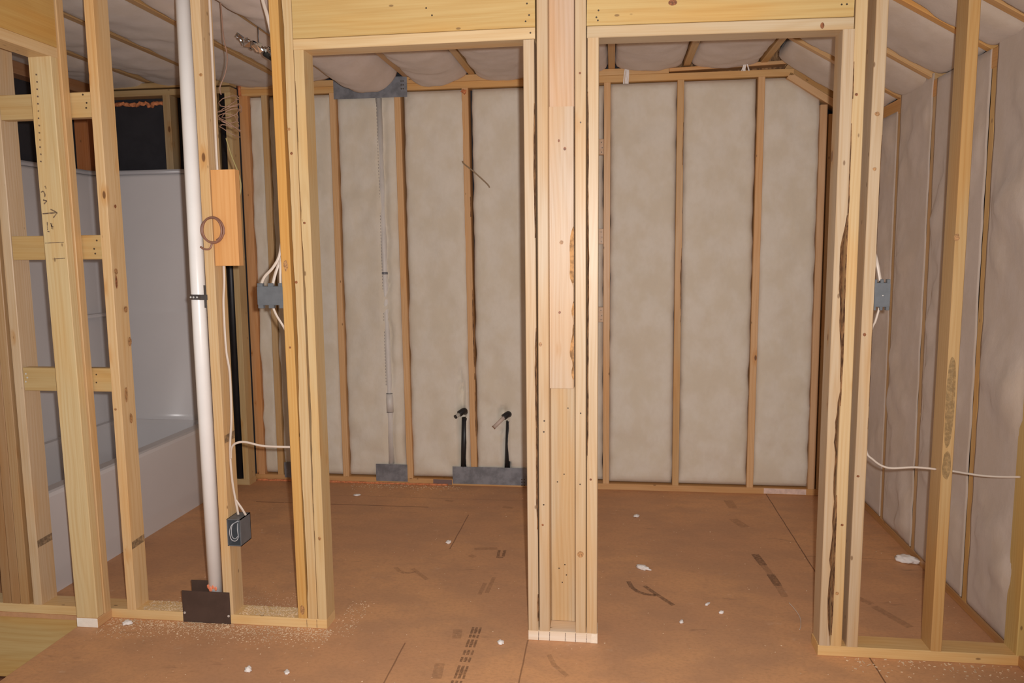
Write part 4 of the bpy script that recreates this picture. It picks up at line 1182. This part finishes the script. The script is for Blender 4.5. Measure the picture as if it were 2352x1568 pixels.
cable('thin_wire', [[(-1.234, 0.30, 1.90), (-1.215, 0.30, 1.83), (-1.188, 0.30, 1.756), (-1.182, 0.30, 1.70), (-1.200, 0.30, 1.64), (-1.222, 0.30, 1.61)]], 0.003, mat_simple('olive_wire', (0.40, 0.32, 0.13), 0.5),
      'olive thin wire drooping behind the orange board', 'wire')
cable('thin_wire', [[(-0.57, 1.872, 1.968), (-0.558, 1.862, 1.950), (-0.50, 1.84, 1.905), (-0.42, 1.83, 1.832), (-0.403, 1.83, 1.808)]], 0.004, mat_simple('tan_wire', (0.33, 0.24, 0.15), 0.5),
      'short bare wire sticking out diagonally from the rear wall', 'wire')

# crumpled foil
fo = bmesh.new()
bmesh.ops.create_grid(fo, x_segments=26, y_segments=10, size=0.5)
for v in fo.verts:
    u, q_ = v.co.x, v.co.y
    p = Vector((-1.225 + u * 0.17, 0.62 + q_ * 0.10, 2.325 - u * 0.085 + abs(q_) * 0.02))
    p += Vector([noise.noise(Vector((u * 9, q_ * 9, k * 7.7))) for k in range(3)]) * 0.030
    p += Vector([noise.noise(Vector((u * 30, q_ * 30, k * 3.7))) for k in range(3)]) * 0.012
    v.co = p
org = Vector((-1.225, 0.62, 2.33))
bmesh.ops.translate(fo, verts=fo.verts, vec=-org)
f_o = mk('foil_scrap', fo, FOIL, loc=org); meta(f_o, 'crumpled scrap of shiny foil hanging under the ceiling beside the golden stud', 'foil')
md = f_o.modifiers.new('t', 'SOLIDIFY'); md.thickness = 0.001
bm = bmesh.new()
tube_into(bm, [Vector((0.03, 0.0, -0.015)), Vector((0.075, 0.03, -0.045)), Vector((0.11, 0.05, -0.07))], 0.024, 14)
mk('dark_duct_end', bm, mat_simple('dark_duct', (0.06, 0.06, 0.055), 0.4, metal=0.4), parent=f_o)
cable('hanger_wire', [[(-1.225, 0.62, 2.325), (-1.225, 0.62, 2.47)]], 0.002, STRAP, parent=f_o)

# ------------------------------------------------------------------ scraps on the floor
def scrap(x, y, sx, sy, sz, label, seed_):
    bm = bmesh.new()
    bmesh.ops.create_icosphere(bm, subdivisions=3, radius=1.0)
    for v in bm.verts:
        n_ = 1 + 0.45 * noise.noise(v.co * 2.0 + Vector((seed_, 0, 0))) + 0.2 * noise.noise(v.co * 6.0 + Vector((seed_, 3, 0)))
        v.co = Vector((v.co.x * sx * n_, v.co.y * sy * n_, max(v.co.z, -0.6) * sz * n_ + sz * 0.6))
    mz = min(v.co.z for v in bm.verts)
    for v in bm.verts: v.co.z -= mz
    o = mk('wool_scrap', bm, FLUFF, loc=(x, y, 0.0003), smooth=True)
    o.rotation_euler[2] = seed_
    return meta(o, label, 'scrap', 'wool scraps on the floor')
scr = [(-1.195, 1.621, .022, .014, .006, 'flat white wool tuft near the rear wall in the left doorway'),
       (-0.491, 0.925, .016, .012, .008, 'white tuft at the end of the dark crack in the left room'),
       (0.453, 0.700, .034, .015, .010, 'largest white wool tuft, on the floor of the right room'),
       (0.445, 1.404, .017, .013, .008, 'pale tuft far back on the floor of the right room'),
       (-0.935, -0.323, .013, .011, .009, 'bright white tuft near the bottom edge left of the centre column'),
       (-1.567, -0.048, .019, .012, .009, 'bright white tuft in front of the plate beside the corner trimmer'),
       (-0.092, -0.040, .013, .011, .008, 'white tuft just left of the centre column foot'),
       (0.581, 0.197, .007, .013, .006, 'small pale crumb nearest in the right room'),
       (0.700, 0.368, .017, .006, .004, 'thin pale sliver on the right room floor'),
       (0.745, 0.295, .008, .011, .006, 'pale crumb right of the thin sliver in the right room'),
       (-0.797, -0.319, .009, .016, .004, 'dull pinkish sliver near the bottom edge')]
for i, a in enumerate(scr): scrap(*a, seed_=i * 1.3)
scrap(1.655, 0.90, .025, .05, .02, 'white wool lump on the plate at the foot of the right wall', 4.2)
def wisp(x, z, h, label):
    bm = bmesh.new(); rw = random.Random(int(x * 100))
    for k in range(9):
        dx = rw.uniform(-0.012, 0.012)
        tube_into(bm, smooth_path([(dx * .3, 0.0, h / 2), (dx, -0.012 + rw.uniform(-.006, .006), h * 0.15), (dx * 1.6 + rw.uniform(-.01, .01), -0.006, -h * 0.5)], 5), rw.uniform(0.0015, 0.0045), 6)
    o = mk('wool_wisp', bm, FLUFF, loc=(x, BY - 0.004, z), smooth=True)
    return meta(o, label, 'scrap')
wisp(0.385, 2.425, 0.10, 'wisp of white wool hanging over the rear top plates, left one')
wisp(1.035, 2.445, 0.05, 'small wisp of wool over the dark gap in the rear top plates')
cable('wire_snippet', [[(1.029, 0.415, 0.003), (1.040, 0.35, 0.003), (1.043, 0.283, 0.003), (1.030, 0.215, 0.003), (1.019, 0.185, 0.003)]], 0.0014, CABLE,
      'short curved white wire snippet on the floor left of the right doorway studs', 'wire')

bm = bmesh.new(); rnd = random.Random(11)
def fleck(x, y, z, s):
    M = Matrix.Translation((x, y, z)) @ Matrix.Rotation(rnd.uniform(0, 6.3), 4, 'Z') @ Matrix.Rotation(rnd.uniform(-.5, .5), 4, 'X')
    box_into(bm, (-s, -s * 0.45, 0), (s, s * 0.45, s * 0.3), M=M)
for _ in range(2200):
    x = rnd.uniform(-1.66, -0.74); y = -abs(rnd.gauss(0, 0.060)) - 0.004
    fleck(x, y, 0.0008, rnd.uniform(0.0008, 0.0030))
for _ in range(1500):
    x = rnd.choice((rnd.uniform(-1.54, -1.30), rnd.uniform(-1.13, -0.90))); y = rnd.uniform(0.004, 0.085)
    fleck(x, y, PL + 0.0008, rnd.uniform(0.0008, 0.0032))
for _ in range(1300):
    x = rnd.uniform(-1.5, -0.90); y = 0.092 + abs(rnd.gauss(0, 0.09))
    fleck(x, y, 0.0008, rnd.uniform(0.0007, 0.002))
for _ in range(140):
    x = rnd.uniform(-0.76, -0.66); y = rnd.uniform(-0.05, 0.25)
    fleck(x, y, 0.0008, rnd.uniform(0.001, 0.003))
for _ in range(500):
    x = rnd.uniform(-1.7, 1.75); y = rnd.uniform(-0.45, 1.85)
    fleck(x, y, 0.0008, rnd.uniform(0.0008, 0.0026))
for _ in range(150):
    x = rnd.uniform(1.1, 1.8); y = -abs(rnd.gauss(0, 0.05)) - 0.005
    fleck(x, y, 0.0008, rnd.uniform(0.0015, 0.0045))
for _ in range(220):
    x = rnd.uniform(-1.3, -0.6); y = 1.86 - abs(rnd.gauss(0, 0.05))
    fleck(x, y, 0.0008, rnd.uniform(0.0015, 0.004))
sd_ = mk('sawdust', bm, SAW); meta(sd_, 'pale sawdust and crumbs scattered on the floor, thickest along the left plate', 'sawdust', kind='stuff')
